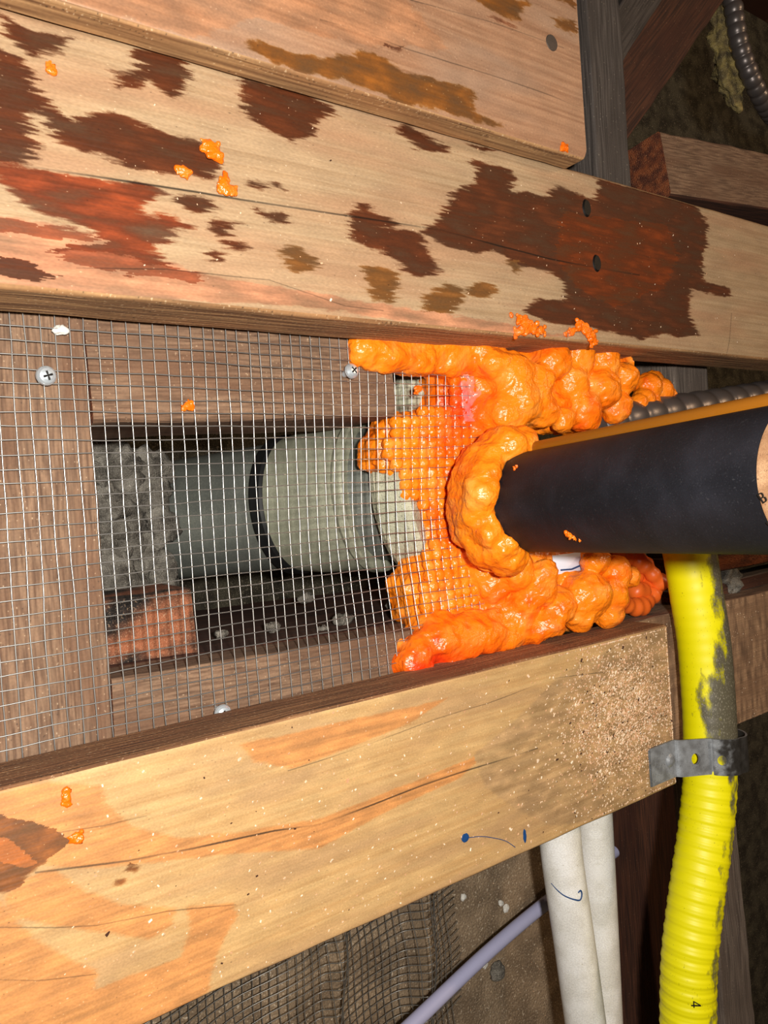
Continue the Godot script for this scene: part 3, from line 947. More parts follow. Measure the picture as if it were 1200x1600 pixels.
	for k in 16:
		var st := obj("stone", lump(Vector3(rng.randf_range(0.011, 0.019), rng.randf_range(0.011, 0.018), rng.randf_range(0.011, 0.016)), 0.011, 100 + k, 55.0, 16), M.mortar, t)
		st.position = Vector3(-0.017 + (k % 3) * 0.017 + rng.randf_range(-0.005, 0.005), -0.047 + int(k / 3.0) * 0.0185 + rng.randf_range(-0.004, 0.004), rng.randf_range(-0.008, 0.008) - (k % 3) * 0.004)

	# crumbs of mortar and lint on the cavity board
	for q in [[262.6,-74.3,-60,5], [243.0,-77.7,-52,3], [211.6,-71.6,-60,3.4], [308.8,-71.5,-70,3], [265.3,-63.8,-110,4], [178.0,-70.4,-60,3]]:
		var cr := obj("mortar_crumb", lump(Vector3(1.5, 0.8, 1.0) * (q[3] * 0.001), 0.003, int(q[0]), 170.0, 12), M.mortar)
		cr.position = Vector3(q[0], q[1], q[2]) * 0.001
		cr.position.y = maxf(cr.position.y, -0.077)
	crumb_labels()

	# ---------------------------------------------------------------- the wire cloth, wire by wire
	t = thing("wire_cloth", "square galvanised wire cloth stretched over the opening between the two beams", "wire mesh", Vector3(0, 0, 0.0012))
	rng.seed = 12
	var cell := 0.00635
	var x0 := 0.0515 - 12 * cell
	var cols := 59
	var y0 := -0.1075
	var rows := 33
	for k in cols:
		var x := x0 + k * cell
		var top := 0.103
		var bot := -0.112
		if x > 0.285:
			bot = -0.092 + (x - 0.285) * 0.25
		if x > 0.30:
			top = 0.088 - (x - 0.30) * 0.15
		var wire := obj("wire", bent_wire(Vector2(x, bot), Vector2(x + 0.001, top), 0.0, sag, 0.0, 0.0011, k), M.wire, t)
		wire.name = "wire" if k == 0 else "wire_%03d" % k
	for k in rows:
		var y := y0 + k * cell
		var right := x0 + (cols - 1) * cell + rng.randf_range(0.001, 0.009)
		if y < -0.05:
			right += 0.012
		var wire := obj("wire", bent_wire(Vector2(x0 - 0.004, y), Vector2(right, y), 0.0007, sag, 0.0, 0.0011, 200 + k), M.wire, t)
		wire.name = "wire_%03d" % (cols + k)
	screw(Vector3(0.0781, 0.0671, 0.004), "shiny screw head in the left stud near the top of the wires", Vector3(0.1, 0.1, 0.3))
	screw(Vector3(0.241, 0.0759, 0.004), "shiny screw head in the brown block beside the orange foam", Vector3(-0.1, 0.1, 0.7))
	screw(Vector3(0.1494, -0.0996, 0.004), "shiny screw head half hidden behind the top edge of the pine beam", Vector3(0.1, 0.0, 0.1))

	# ---------------------------------------------------------------- black drain pipe
	var A := Vector3(0.3375, -0.0057, 0.0379)
	var ax := Vector3(-0.178, 0.022, 0.984).normalized()      # out of the wall, towards the right of the picture
	t = thing("drain_pipe", "thick black plastic drain pipe coming out of the orange foam", "pipe", A)
	obj("pipe", tube(PackedVector3Array([-ax * 0.05, ax * 0.02, ax * 0.1, ax * 0.26]), 0.030, 96), M.abs, t)
	var lab := MB.new()
	tube_into(lab, PackedVector3Array([ax * 0.1883, ax * 0.235]), 0.0304, 96, false)
	obj("printed_label", lab.mesh(), tri(mat(blotch(256, 256, 61, Color(0.74, 0.60, 0.46), Color(0.58, 0.43, 0.31), 70, Color(0.3, 0.2, 0.15), 0.3), 0.5), 20.0), t)
	pipe_letter("B", ax, 0.1897, -0.20, t)
	pipe_letter("M", ax, 0.1899, -0.56, t)

	# ochre tube lying on the black pipe, and the armoured cable behind it
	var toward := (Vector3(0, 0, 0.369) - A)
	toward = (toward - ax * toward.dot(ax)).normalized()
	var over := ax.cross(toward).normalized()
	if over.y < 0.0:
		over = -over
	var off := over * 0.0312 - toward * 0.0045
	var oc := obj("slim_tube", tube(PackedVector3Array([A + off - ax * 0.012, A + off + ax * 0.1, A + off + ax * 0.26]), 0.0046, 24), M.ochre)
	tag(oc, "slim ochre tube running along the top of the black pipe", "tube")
	var cb := obj("armoured_cable", ribbed(PackedVector3Array([Vector3(0.4533, 0.0424, 0), Vector3(0.4989, 0.0506, 0), Vector3(0.5937, 0.0602, 0), Vector3(0.6966, 0.0722, 0), Vector3(0.8202, 0.0853, 0), Vector3(1.05, 0.098, -0.01), Vector3(1.3, 0.12, -0.03)]), 0.0155, 0.024, 0.0034), M.armour)
	tag(cb, "dull ribbed metal cable sheath behind the black pipe", "cable")

	# ---------------------------------------------------------------- yellow gas hose, strap and its post
	var yp := smooth_path([Vector3(0.5032, -0.0314, 0.034), Vector3(0.5056, -0.0542, 0.036), Vector3(0.5072, -0.0836, 0.038), Vector3(0.5093, -0.1167, 0.04), Vector3(0.5089, -0.1495, 0.041), Vector3(0.5069, -0.1819, 0.042), Vector3(0.5028, -0.2185, 0.042), Vector3(0.4932, -0.2531, 0.042), Vector3(0.4775, -0.2941, 0.042), Vector3(0.4644, -0.3347, 0.042), Vector3(0.4582, -0.3773, 0.042), Vector3(0.4556, -0.4211, 0.042)], 0.0009)
	var rad := PackedFloat32Array()
	var sl := 0.0
	for k in yp.size():
		if k > 0:
			sl += yp[k].distance_to(yp[k - 1])
		var below := smoothstep(-0.20, -0.24, yp[k].y)
		rad.append(0.0186 + below * (0.00032 * sin(sl / 0.0088 * TAU) + 0.00015 * sin(sl / 0.0031 * TAU)) + (1.0 - below) * 0.00008 * sin(sl / 0.0088 * TAU))
	t = thing("gas_hose", "bright yellow ribbed gas hose with sooty smears held by the metal strap", "hose", Vector3.ZERO)
	obj("sheath", tube(yp, rad, 64), yellow_material(), t)
	var four := TextMesh.new()
	four.text = "4"
	four.font = SystemFont.new()
	four.font.font_names = PackedStringArray(["Droid Sans"])
	four.font_size = 32
	four.pixel_size = 0.00026
	four.depth = 0.0004
	var fo := obj("printed_figure", four, M.black_ink, t)
	var pf := Vector3(0.4392, -0.3517, 0.0656)
	var cen := yp[yp.size() - 1]
	for p in yp:
		if absf(p.y - pf.y) < absf(cen.y - pf.y):
			cen = p
	var outw := (pf - cen); outw.y = 0.0; outw = outw.normalized()
	fo.position = Vector3(cen.x, pf.y, cen.z) + outw * 0.0197
	fo.basis = Basis(Vector3(0, -1, 0), outw.cross(Vector3(0, -1, 0)).normalized(), outw)
	strap(yp)

	plank("wall_post", "wide specked timber with curved growth rings, right of the yellow hose", "post", Vector3(0.865, -0.152, -0.007), Vector3(0.80, 0.105, 0.038), Vector3(0, 0, 0.0), M.post, M.old, M.end_grain, 10)
	plank("ledger_strip", "narrow dark strip lying on the specked timber under the black pipe", "strip", Vector3(0.95, -0.0876, -0.02), Vector3(0.80, 0.012, 0.03), Vector3(0, 0, 0.02), M.dark_wood, M.grey_wood, M.end_grain, 11)
	plank("red_plank", "red brown plank edge showing right of the hose just under the black pipe", "plank", Vector3(0.96, -0.071, -0.03), Vector3(0.80, 0.014, 0.06), Vector3(0, 0, 0.0), M.end_grain, M.dark_wood, M.end_grain, 12)
	var rk := obj("rubble_stone", lump(Vector3(0.012, 0.013, 0.01), 0.007, 77, 90.0), M.mortar)
	rk.position = Vector3(0.628, -0.0876, -0.01)
	tag(rk, "small grey broken stone beside the hose below the black pipe", "stone")
	plank("wall_stud", "dull grey stud behind the ribbed cable right of the foam", "stud", Vector3(0.603, 0.02, -0.035), Vector3(0.24, 0.050, 0.04), Vector3(0, 0, PI / 2), M.grey_wood, M.grey_wood, M.end_grain, 13)

	# ---------------------------------------------------------------- below the lower beam
	plank("wall_panel", "specked brown panel in the shade under the pine beam", "panel", Vector3(0.22, -0.50, -0.125), Vector3(0.6, 0.64, 0.03), Vector3(0, 0, PI / 2), M.dirt, M.dirt, M.dirt, 14)
	plank("wall_plank", "dark red brown upright plank between the white pipes and the yellow hose", "plank", Vector3(0.615, -0.48, -0.11), Vector3(0.6, 0.12, 0.03), Vector3(0, 0, PI / 2 + 0.02), M.dark_wood, M.dark_wood, M.end_grain, 15)
	plank("wall_stud", "grey specked upright stud right of the yellow hose at the bottom", "stud", Vector3(0.612, -0.46, -0.03), Vector3(0.52, 0.045, 0.03), Vector3(0, 0, PI / 2 + 0.05), M.grey_wood, M.grey_wood, M.end_grain, 16)
	var pa := [Vector3(0.4039, -0.2157, -0.014), Vector3(0.4032, -0.2569, -0.014), Vector3(0.4101, -0.3241, -0.014), Vector3(0.4162, -0.3874, -0.014), Vector3(0.4204, -0.4365, -0.014)]
	t = thing("water_pipe", "white plastic pipe with blue pen marks and grime, left one of the pair", "pipe", Vector3.ZERO)
	obj("tube", tube(smooth_path(pa, 0.004), 0.0148, 40), M.pvc, t)
	pen_mark(t, pa)
	var pb := [Vector3(0.4646, -0.2183, -0.036), Vector3(0.4644, -0.2586, -0.036), Vector3(0.4623, -0.3539, -0.036), Vector3(0.4603, -0.4188, -0.036), Vector3(0.4591, -0.4688, -0.036)]
	var p2 := obj("water_pipe", tube(smooth_path(pb, 0.004), 0.0148, 40), M.pvc)
	tag(p2, "white plastic pipe tucked behind, right one of the pair, without pen marks", "pipe")
	var cv := obj("plastic_cable", tube(smooth_path([Vector3(0.2562, -0.3786, -0.07), Vector3(0.3145, -0.3657, -0.074), Vector3(0.3814, -0.3504, -0.078), Vector3(0.4519, -0.3387, -0.082), Vector3(0.5493, -0.3284, -0.088)], 0.004), 0.0052, 24), plain(Color(0.66, 0.66, 0.78), 0.4))
	tag(cv, "pale lavender plastic cable slanting up behind the white pipes", "cable")
	# lower wire cloth, slack and folded, against the panel
	t = thing("wire_cloth", "slack dull wire cloth hanging in folds below the pine beam", "wire mesh", Vector3(0, 0, -0.098))
	for k in 58:
		var x := 0.02 + k * 0.0060
		obj("wire", bent_wire(Vector2(x, -0.41), Vector2(x - 0.004, -0.235), 0.0, lower_sag, 0.0, 0.0014, 400 + k), M.old_wire, t)
	for k in 30:
		var y := -0.41 + k * 0.006
		obj("wire", bent_wire(Vector2(0.01, y - 0.05), Vector2(0.372, y + 0.02), 0.0007, lower_sag, 0.0, 0.0014, 500 + k), M.old_wire, t)
	var lumps := [[416.6,-392.2,-107,7], [431.4,-345.8,-108,3.2], [426.8,-339.8,-108,2.4], [387.0,-320.3,-108,2.6], [404.8,-382.5,-108,3]]
	var ll := ["round grey lump of mortar stuck on the panel beside the slanting cable", "white flake stuck on the panel left of the white pipes, right of two", "white flake stuck on the panel left of the white pipes, left of two", "lone white crumb high on the panel just under the pine beam", "white crumb right at the edge of the slanting lavender cable"]
	for k in lumps.size():
		var q: Array = lumps[k]
		var o := obj("mortar_crumb", lump(Vector3(1, 1.2, 0.6) * (q[3] * 0.001), 0.002, 60 + k, 150.0, 12), M.mortar if k == 0 else M.white)
		o.position = Vector3(q[0], q[1], q[2]) * 0.001
		tag(o, ll[k], "crumb")

	# ---------------------------------------------------------------- top right corner
	plank("wall_stud", "dark weathered upright post beside the end of the topmost board", "stud", Vector3(0.4435, 0.34, 0.022), Vector3(0.29, 0.036, 0.034), Vector3(0, 0, PI / 2), M.dark_grey, M.dark_grey, M.end_grain, 17)
	plank("diagonal_brace", "dark brown brace slanting up behind the post at top right", "brace", Vector3(0.605, 0.395, -0.06), Vector3(0.34, 0.088, 0.04), Vector3(0, 0, 0.80), M.dark_wood, M.dark_wood, M.end_grain, 18)
	plank("grey_plank", "grey plank edge between the dark post and the slanting brace", "plank", Vector3(0.562, 0.390, -0.03), Vector3(0.2, 0.03, 0.02), Vector3(0, 0, 0.86), M.dark_grey, M.dark_grey, M.end_grain, 19)
	plank("timber_end", "rough sawn timber with rusty brown end grain, upper right above the beam", "timber", Vector3(0.8846, 0.273, -0.0469), Vector3(0.64, 0.054, 0.13), Vector3(-0.08, -0.06, 0.06), M.old, M.dark_wood, M.end_grain, 20, 0.003)
	var bx := obj("armoured_cable", ribbed(PackedVector3Array([Vector3(0.7828, 0.5341, -0.06), Vector3(0.7909, 0.4905, -0.06), Vector3(0.7986, 0.4529, -0.06), Vector3(0.822, 0.4188, -0.06), Vector3(0.8737, 0.4014, -0.07), Vector3(0.984, 0.4131, -0.1), Vector3(0.97, 0.335, -0.19), Vector3(1.2, 0.30, -0.30)]), 0.0095, 0.0105, 0.002), M.armour)
	tag(bx, "shiny spiral metal cable sheath hanging in the top right corner", "cable")
	var ins := obj("plaster_clump", lump(Vector3(0.017, 0.055, 0.012), 0.012, 91, 55.0, 28), M.plaster)
	ins.position = Vector3(0.8069, 0.4521, -0.08)
	ins.rotation.z = 0.25
	tag(ins, "crumbly yellowish clump on the wall behind the spiral cable", "clump")

	foam_masses(A, ax)
	stray_bits()

func pipe_letter(txt: String, ax: Vector3, s: float, ang: float, parent: Node3D) -> void:      # ang: round the pipe from the side that faces out
	var tm := TextMesh.new()
	tm.text = txt
	var fnt := SystemFont.new()
	fnt.font_names = PackedStringArray(["Droid Sans"])
	tm.font = fnt
	tm.font_size = 32
	tm.pixel_size = 0.00016
	tm.depth = 0.0004
	var toward := Vector3(0, 0, 0.369) - parent.position
	toward = (toward - ax * toward.dot(ax)).normalized()
	var up := ax.cross(toward).normalized()
	if up.y < 0.0:
		up = -up
	var w := toward * cos(ang) + up * sin(ang)
	var u := (up * cos(ang) - toward * sin(ang)).normalized()
	u = u.rotated(w, 0.45)
	var o := obj("printed_letter", tm, M.black_ink, parent)
	o.position = ax * s + w * 0.0306
	o.basis = Basis(u.cross(w).normalized(), u, w)

func yellow_material() -> StandardMaterial3D:
	# u runs round the hose, v along it: soot where it has rubbed
	var w := 512; var h := 1024
	var g := noise_bytes(w, h, 60, 60, 71, 5)
	var f := noise_bytes(w, h, 5, 5, 72, 2)
	var data := PackedByteArray()
	data.resize(w * h * 3)
	for y in h:
		var v := y / 1024.0
		for x in w:
			var u := float(x) / w
			var i := y * w + x
			var n := g[i] / 255.0 - 0.5
			var d := SOOT_U + n * 0.16
			var du := absf(fposmod(u - d + 0.5, 1.0) - 0.5)
			var wide := lerpf(0.115, 0.06, smoothstep(0.33, 0.37, v)) + 0.17 * exp(-pow((v - 0.255) / 0.07, 2.0))
			var fine := f[i] / 255.0 - 0.5
			var a := clampf((wide - du) / 0.09 + fine * 0.5 + n * 0.5, 0.0, 1.0) if wide > du else 0.0
			if v > 0.34:
				a *= clampf(n * 3.5 + 0.30, 0.0, 1.0)
			var c := Color(0.95, 0.91, 0.0).lerp(Color(0.33, 0.315, 0.29), a * 0.95)
			if fine < -0.36 and n < 0.0:
				c = c.lerp(Color(0.35, 0.33, 0.05), 0.5)
			if a > 0.5 and fine > 0.24:
				c = Color(0.6, 0.58, 0.5)
			data[i * 3] = int(c.r * 255); data[i * 3 + 1] = int(c.g * 255); data[i * 3 + 2] = int(c.b * 255)
	var m := mat(as_texture(w, h, data), 0.48)
	m.uv1_scale = Vector3(1, 1.9, 1)
	return m
const SOOT_U := 0.95

func strap(yp: PackedVector3Array) -> void:
	# a punched steel strap: flat foot on the beam, a bow round the hose, then back to the post
	var c := Vector3(0.4825, -0.196, 0.042)
	var cpt := yp[0]
	for p in yp:
		if absf(p.y + 0.193) < absf(cpt.y + 0.193):
			cpt = p
	var path := []      # points in the horizontal plane: x, z
	path.append(Vector2(0.4335, 0.0432))
	path.append(Vector2(0.452, 0.0432))
	path.append(Vector2(0.4605, 0.0436))
	path.append(Vector2(0.4650, 0.0470))
	for k in 8:
		var a := PI * 0.84 - PI * 0.46 * k / 7.0
		path.append(Vector2(cpt.x + cos(a) * 0.0202, cpt.z + sin(a) * 0.0202))
	for q in [[0.0165, 0.0178], [0.0265, 0.0125], [0.0340, 0.0050], [0.0372, -0.0050], [0.0360, -0.0150], [0.0335, -0.0230]]:
		path.append(Vector2(cpt.x + q[0], cpt.z + q[1]))
	path.append(Vector2(cpt.x + 0.0345, 0.0138))
	path.append(Vector2(cpt.x + 0.0420, 0.0128))
	var cv := Curve2D.new()
	for k in path.size():
		cv.add_point(path[k])
	for k in range(1, path.size() - 1):
		var tt: Vector2 = (path[k + 1] - path[k - 1]) / 6.0
		cv.set_point_in(k, -tt)
		cv.set_point_out(k, tt)
	cv.bake_interval = 0.0005
	var L := cv.get_baked_length()
	var hh := 0.0128
	var holes := [[0.0215, 0.0, 0.0042], [0.0440, -0.001, 0.0040], [0.0665, -0.002, 0.0036]]
	var m := MB.new()
	var gr := FastNoiseLite.new()
	gr.frequency = 90.0
	var nu := 240; var nv := 28
	var place := func(s: float, v: float, side: float) -> Array:
		var p := cv.sample_baked(clampf(s, 0.0, L), true)
		var d := (cv.sample_baked(minf(s + 0.0006, L), true) - cv.sample_baked(maxf(s - 0.0006, 0.0), true)).normalized()
		var nn := Vector3(-d.y, 0, d.x)
		return [Vector3(p.x, cpt.y + 0.002 + v - 0.14 * maxf(0.0, p.x - 0.462), p.y) + nn * side * 0.0007, nn * side]
	for side in [1.0, -1.0]:
		var grid := []
		for a in nu + 1:
			for b in nv + 1:
				var s: float = L * a / nu
				var v: float = -hh + 2 * hh * b / nv
				for ho in holes:
					var q := Vector2(s - ho[0], v - ho[1])
					var rr: float = ho[2]
					if q.length() > rr * 0.7 and q.length() < rr * 1.22:      # draw the lattice onto the hole's rim
						q = q.normalized() * rr
						s = ho[0] + q.x
						v = ho[1] + q.y
				var pn: Array = place.call(s, v, side)
				grid.append([m.add(pn[0], pn[1]), s, v])
				var grime := clampf((s - 0.062 + gr.get_noise_2d(s, v) * 0.02) / 0.012, 0.0, 1.0)
				m.c.append(Color(1, 1, 1).lerp(Color(0.13, 0.11, 0.09), grime * 0.95))
		for a in nu:
			for b in nv:
				var k := a * (nv + 1) + b
				var ids := [k, k + 1, k + nv + 2, k + nv + 1]
				var open := false
				for ho in holes:
					var mid := Vector2.ZERO
					for q in ids:
						mid += Vector2(grid[q][1] - ho[0], grid[q][2] - ho[1]) / 4.0
					if mid.length() < ho[2] * 0.96:
						open = true
				if not open:
					m.quad(grid[ids[0]][0], grid[ids[1]][0], grid[ids[2]][0], grid[ids[3]][0])
	for v in [-hh, hh]:      # the strap's edges
		var first := m.v.size()
		for a in nu + 1:
			for side in [1.0, -1.0]:
				var pn: Array = place.call(L * a / nu, v, side)
				m.add(pn[0], Vector3(0, signf(v), 0))
				m.c.append(Color(0.6, 0.6, 0.6))
		for a in nu:
			m.quad(first + a * 2, first + a * 2 + 1, first + a * 2 + 3, first + a * 2 + 2)
	var t := thing("pipe_strap", "punched steel strap clamping the yellow hose to the pine beam", "strap", Vector3.ZERO)
	obj("band", m.mesh(), M.galv, t)
	obj("screw_head", lathe([[0.0, 0.0022], [0.003, 0.0018], [0.0046, 0.0004], [0.0046, -0.002]], Vector3(0.4335 + 0.0215, cpt.y + 0.002, 0.0438), Vector3(0, 0, 1), 20), M.galv, t)

func pen_mark(t: Node3D, pa: Array) -> void:
	# a thin blue scribble round the front of the pipe
	var pts := PackedVector3Array()
	for q in [[-0.95, -0.002], [-0.7, -0.0055], [-0.45, -0.0085], [-0.2, -0.0105], [0.1, -0.0125], [0.35, -0.0135], [0.5, -0.010], [0.45, -0.007], [0.3, -0.008]]:
		var a: float = q[0]
		var y: float = pa[1].y - 0.016 + q[1]
		var f: float = (pa[1].y - y) / (pa[1].y - pa[2].y)
		var c: Vector3 = pa[1].lerp(pa[2], f)
		var w := Vector3(sin(a - 0.55), 0, cos(a - 0.55))
		pts.append(Vector3(c.x, y, c.z) + w * 0.01485)
	obj("pen_line", tube(smooth_path(Array(pts), 0.0008), 0.0006, 6), M.blue_ink, t)

func crumb_labels() -> void:
	var texts := ["fluffy white crumb on the bottom of the opening, largest in the middle", "white crumb just left of the largest fluffy one in the opening", "pale crumb under the dark gasket of the grey fitting", "pale crumb in the opening nearest the orange foam", "dim grey crumb far back under the grey fitting", "pale crumb in the opening beside the blackened block"]
	var k := 0
	for c in get_children():
		if c.name.begins_with("mortar_crumb") and not c.has_meta("label"):
			tag(c, texts[k % texts.size()], "crumb")
			k += 1

func foam_masses(A: Vector3, ax: Vector3) -> void:
	rng.seed = 23
	red_spots = [[Vector3(0.3255, 0.0563, -0.004), 0.020, 1.0], [Vector3(0.3118, 0.0321, -0.006), 0.012, 0.6], [Vector3(0.3152, -0.021, -0.002), 0.011, 0.9], [Vector3(0.3214, -0.0991, 0.006), 0.018, 0.9], [Vector3(0.2903, -0.0976, 0.006), 0.018, 0.8], [Vector3(0.2722, -0.0978, 0.004), 0.014, 0.8], [Vector3(0.3614, -0.0966, 0.006), 0.012, 0.8], [Vector3(0.4125, 0.0431, 0.02), 0.010, 0.7], [Vector3(0.3373, -0.0657, 0.01), 0.012, 0.5], [Vector3(0.4375, 0.0537, 0.025), 0.012, 0.45], [Vector3(0.3897, 0.0877, 0.02), 0.008, 0.7], [Vector3(0.3826, -0.0985, 0.02), 0.01, 0.5]]
	var f := Foam.new()
	f.setup(Vector3(0.235, -0.118, -0.036), Vector3(0.475, 0.108, 0.056), 0.00125)
	# the body behind and in the wire cloth
	var behind := poly_of([268.0,36.8,275.8,50.4,290.0,56.4,313.5,56.7,315.8,71.0,317.7,80.4,328.9,85.9,356.5,80.7,358.9,57.3,350.0,35.9,339.0,15.0,326.1,-5.2,324.3,-25.8,353.9,-41.1,369.1,-68.8,385.1,-95.2,342.9,-97.2,302.3,-92.6,283.8,-99.5,272.3,-101.3,277.2,-90.4,288.0,-80.3,284.6,-62.0,280.6,-51.6,291.1,-44.9,295.2,-27.4,303.7,-18.0,291.9,-7.2,279.5,3.4,276.6,15.3,267.7,23.3])
	foam_fill(f, behind, -0.034, -0.0030, 0.0062, 0.005, 0.0075, 0.0022, true)
	var swell := []
	# it has swollen through the squares of the cloth
	var cell := 0.00635
	var x0 := 0.0515 - 12 * cell
	for a in range(30, 60):
		for b in range(0, 34):
			var p := Vector2(x0 + (a + 0.5) * cell, -0.1075 + (b + 0.5) * cell)
			if Geometry2D.is_point_in_polygon(p, behind) and edge_distance(p, behind) > 0.002:
				swell.append([Vector3(p.x, p.y, sag(p.x, p.y) - 0.0014 + rng.randf_range(-0.0004, 0.0008)), rng.randf_range(0.0036, 0.0041)])
	# the strip squeezed out under the upper beam, and the heap right of the cloth
	foam_fill(f, poly_of([237.7,92.1,278.3,95.6,362.0,97.0,499.4,98.7,495.4,75.4,484.9,56.1,449.4,44.2,399.1,42.8,396.5,55.0,387.0,46.3,373.6,33.5,355.5,28.8,339.1,33.9,330.4,46.1,335.1,62.2,338.5,74.5,308.8,79.6,292.5,82.0,279.3,80.2,270.2,83.1,260.8,80.1,248.9,81.7,243.3,87.1]), -0.014, 0.009, 0.011, 0.009, 0.0135, 0.006)
	balls(f, [249.4,92.5,2,4,255.8,91.6,1,6,264.1,89.7,0,8,274.1,92.5,2,8,289.5,92.3,0,10,306.9,94.7,3,9,324.2,92.7,2,11,341.0,94.1,4,12,294.5,82.4,2,5,285.7,83.5,2,6,266.6,83.6,1,7,271.7,86.7,2,6,315.9,85.2,1,5,255.9,84.7,0,6], 0.008)
	balls(f, [360.4,60.6,13,17,375.1,71.3,14,14,348.0,49.3,13,12,357.3,78.8,15,12,379.7,54.3,15,12,343.6,82.8,12,11], 0.006)
	balls(f, [417.1,54.5,17,14,437.4,68.1,18,15,410.3,72.0,16,12,457.6,57.6,15,12,464.4,78.2,17,12,445.2,86.8,16,13,392.7,86.5,16,14,418.6,89.9,16,13,480.4,88.8,14,9,419.5,47.5,20,8,398.1,47.6,19,8], 0.0045)
	# the collar round the black pipe: fat lobes
	for k in 9:
		var a := PI * 0.5 + PI * 0.86 * k / 8.0
		var side := Vector3(-1, 0, -0.18).normalized(); var up := ax.cross(side).normalized()
		if up.y < 0:
			up = -up
		var w := side * -cos(a) + up * sin(a)
		f.ball(A + ax * (0.004 + rng.randf_range(-0.004, 0.004)) + w * rng.randf_range(0.033, 0.036), rng.randf_range(0.0085, 0.0125), 0.004)
		f.ball(A + ax * (-0.016 + rng.randf_range(-0.004, 0.004)) + w * 0.0325, rng.randf_range(0.0105, 0.0125), 0.004)
		f.ball(A + ax * (-0.006 + rng.randf_range(-0.003, 0.003)) + w * rng.randf_range(0.034, 0.037), rng.randf_range(0.009, 0.012), 0.006)
	balls(f, [324.1,23.9,27,10,310.0,9.1,25,11,307.9,-10.0,27,12,310.7,-25.5,28,10,341.0,31.5,27,9,330.4,32.7,24,9,309.5,-5.1,16,8,316.5,-28.3,31,7,315.7,5.3,33,5,316.3,-10.0,33,4,315.2,-0.4,34,4], 0.003)
	# below the pipe
	foam_fill(f, poly_of([313.8,-36.1,349.8,-32.1,454.3,-46.9,465.2,-61.0,460.6,-90.9,431.7,-94.5,394.8,-97.8,373.6,-91.5,367.3,-82.1,353.5,-84.3,340.0,-76.2,330.1,-62.7]), -0.012, 0.010, 0.011, 0.009, 0.013, 0.004)
	balls(f, [351.1,-48.8,12,13,365.4,-60.7,14,14,382.0,-75.3,17,12,408.7,-72.2,19,17,433.1,-75.4,18,14,441.7,-59.7,18,12,374.0,-83.9,18,10,402.2,-83.6,18,12,417.1,-51.2,22,9,359.7,-70.7,10,12,366.8,-51.4,22,8,433.2,-86.7,17,11,464.3,-65.5,14,7], 0.003)
	# the rolled lip along the lower beam
	foam_fill(f, poly_of([258.8,-98.5,265.5,-85.5,276.7,-77.1,296.1,-71.1,349.6,-75.8,378.2,-88.3,384.7,-98.0,367.8,-101.7,303.4,-102.8]), -0.02, 0.004, 0.009, 0.007, 0.010, 0.004)
	balls(f, [292.1,-85.9,2,12,303.1,-89.3,5,11,319.0,-86.8,4,13,333.4,-89.9,7,10,351.5,-87.6,5,12,275.1,-92.5,4,8,268.9,-97.2,4,5.5,365.7,-92.0,8,8], 0.012)
	# lumpy all over, not smooth balls
	f.ruffle(0.0024, 55.0, 3)
	for q in swell:
		f.ball(q[0], q[1], 0.0005)
	# where the hollow and the pipe are
	f.carve(Vector3(0.3855, -0.0479, 0.024), 0.0065, Vector3(1.65, 0.75, 2.2))
	f.cut_tube(A - ax * 0.06, A + ax * 0.2, 0.0299)
	var o := obj("spray_foam", f.mesh(foam_tint, 0.0009, 5), M.foam)
	tag(o, "big bubbly mass of orange spray foam round the black pipe and through the wires", "spray foam")

	# a loose blob farther right, and a squirt that curled up like rope
	f = Foam.new()
	f.setup(Vector3(0.47, 0.035, -0.03), Vector3(0.60, 0.11, 0.04), 0.0012)
	balls(f, [519.0,75.7,0,11,536.4,73.0,-2,11,509.6,65.2,2,9,550.2,69.8,-6,9,529.0,81.4,-2,8,501.0,62.3,4,7,518.1,62.9,2,8], 0.0015)
	o = obj("spray_foam", f.mesh(foam_tint, 0.0008, 6), M.foam)
	tag(o, "knobbly separate blob of orange foam in front of the grey stud", "spray foam")
	var path := smooth_path([Vector3(0.473, -0.0538, -0.012), Vector3(0.4945, -0.0559, -0.008), Vector3(0.5043, -0.0617, -0.004), Vector3(0.5114, -0.0713, 0), Vector3(0.5201, -0.0784, -0.002), Vector3(0.5196, -0.0753, -0.012), Vector3(0.5038, -0.0709, -0.012), Vector3(0.4923, -0.0769, -0.008), Vector3(0.4982, -0.0824, -0.004), Vector3(0.5136, -0.0795, -0.008), Vector3(0.514, -0.0844, -0.004), Vector3(0.4957, -0.0917, 0), Vector3(0.4802, -0.0911, 0), Vector3(0.4694, -0.0858, 0)], 0.0015)
	var rr := PackedFloat32Array()
	for k in path.size():
		rr.append(0.0066 + 0.0009 * sin(k * 0.37) + 0.0006 * sin(k * 1.1))
	o = obj("spray_foam", tube(path, rr, 16), plain(Color(0.88, 0.40, 0.13), 0.4))
	tag(o, "rope of dark orange foam curled up beside the yellow hose", "spray foam")

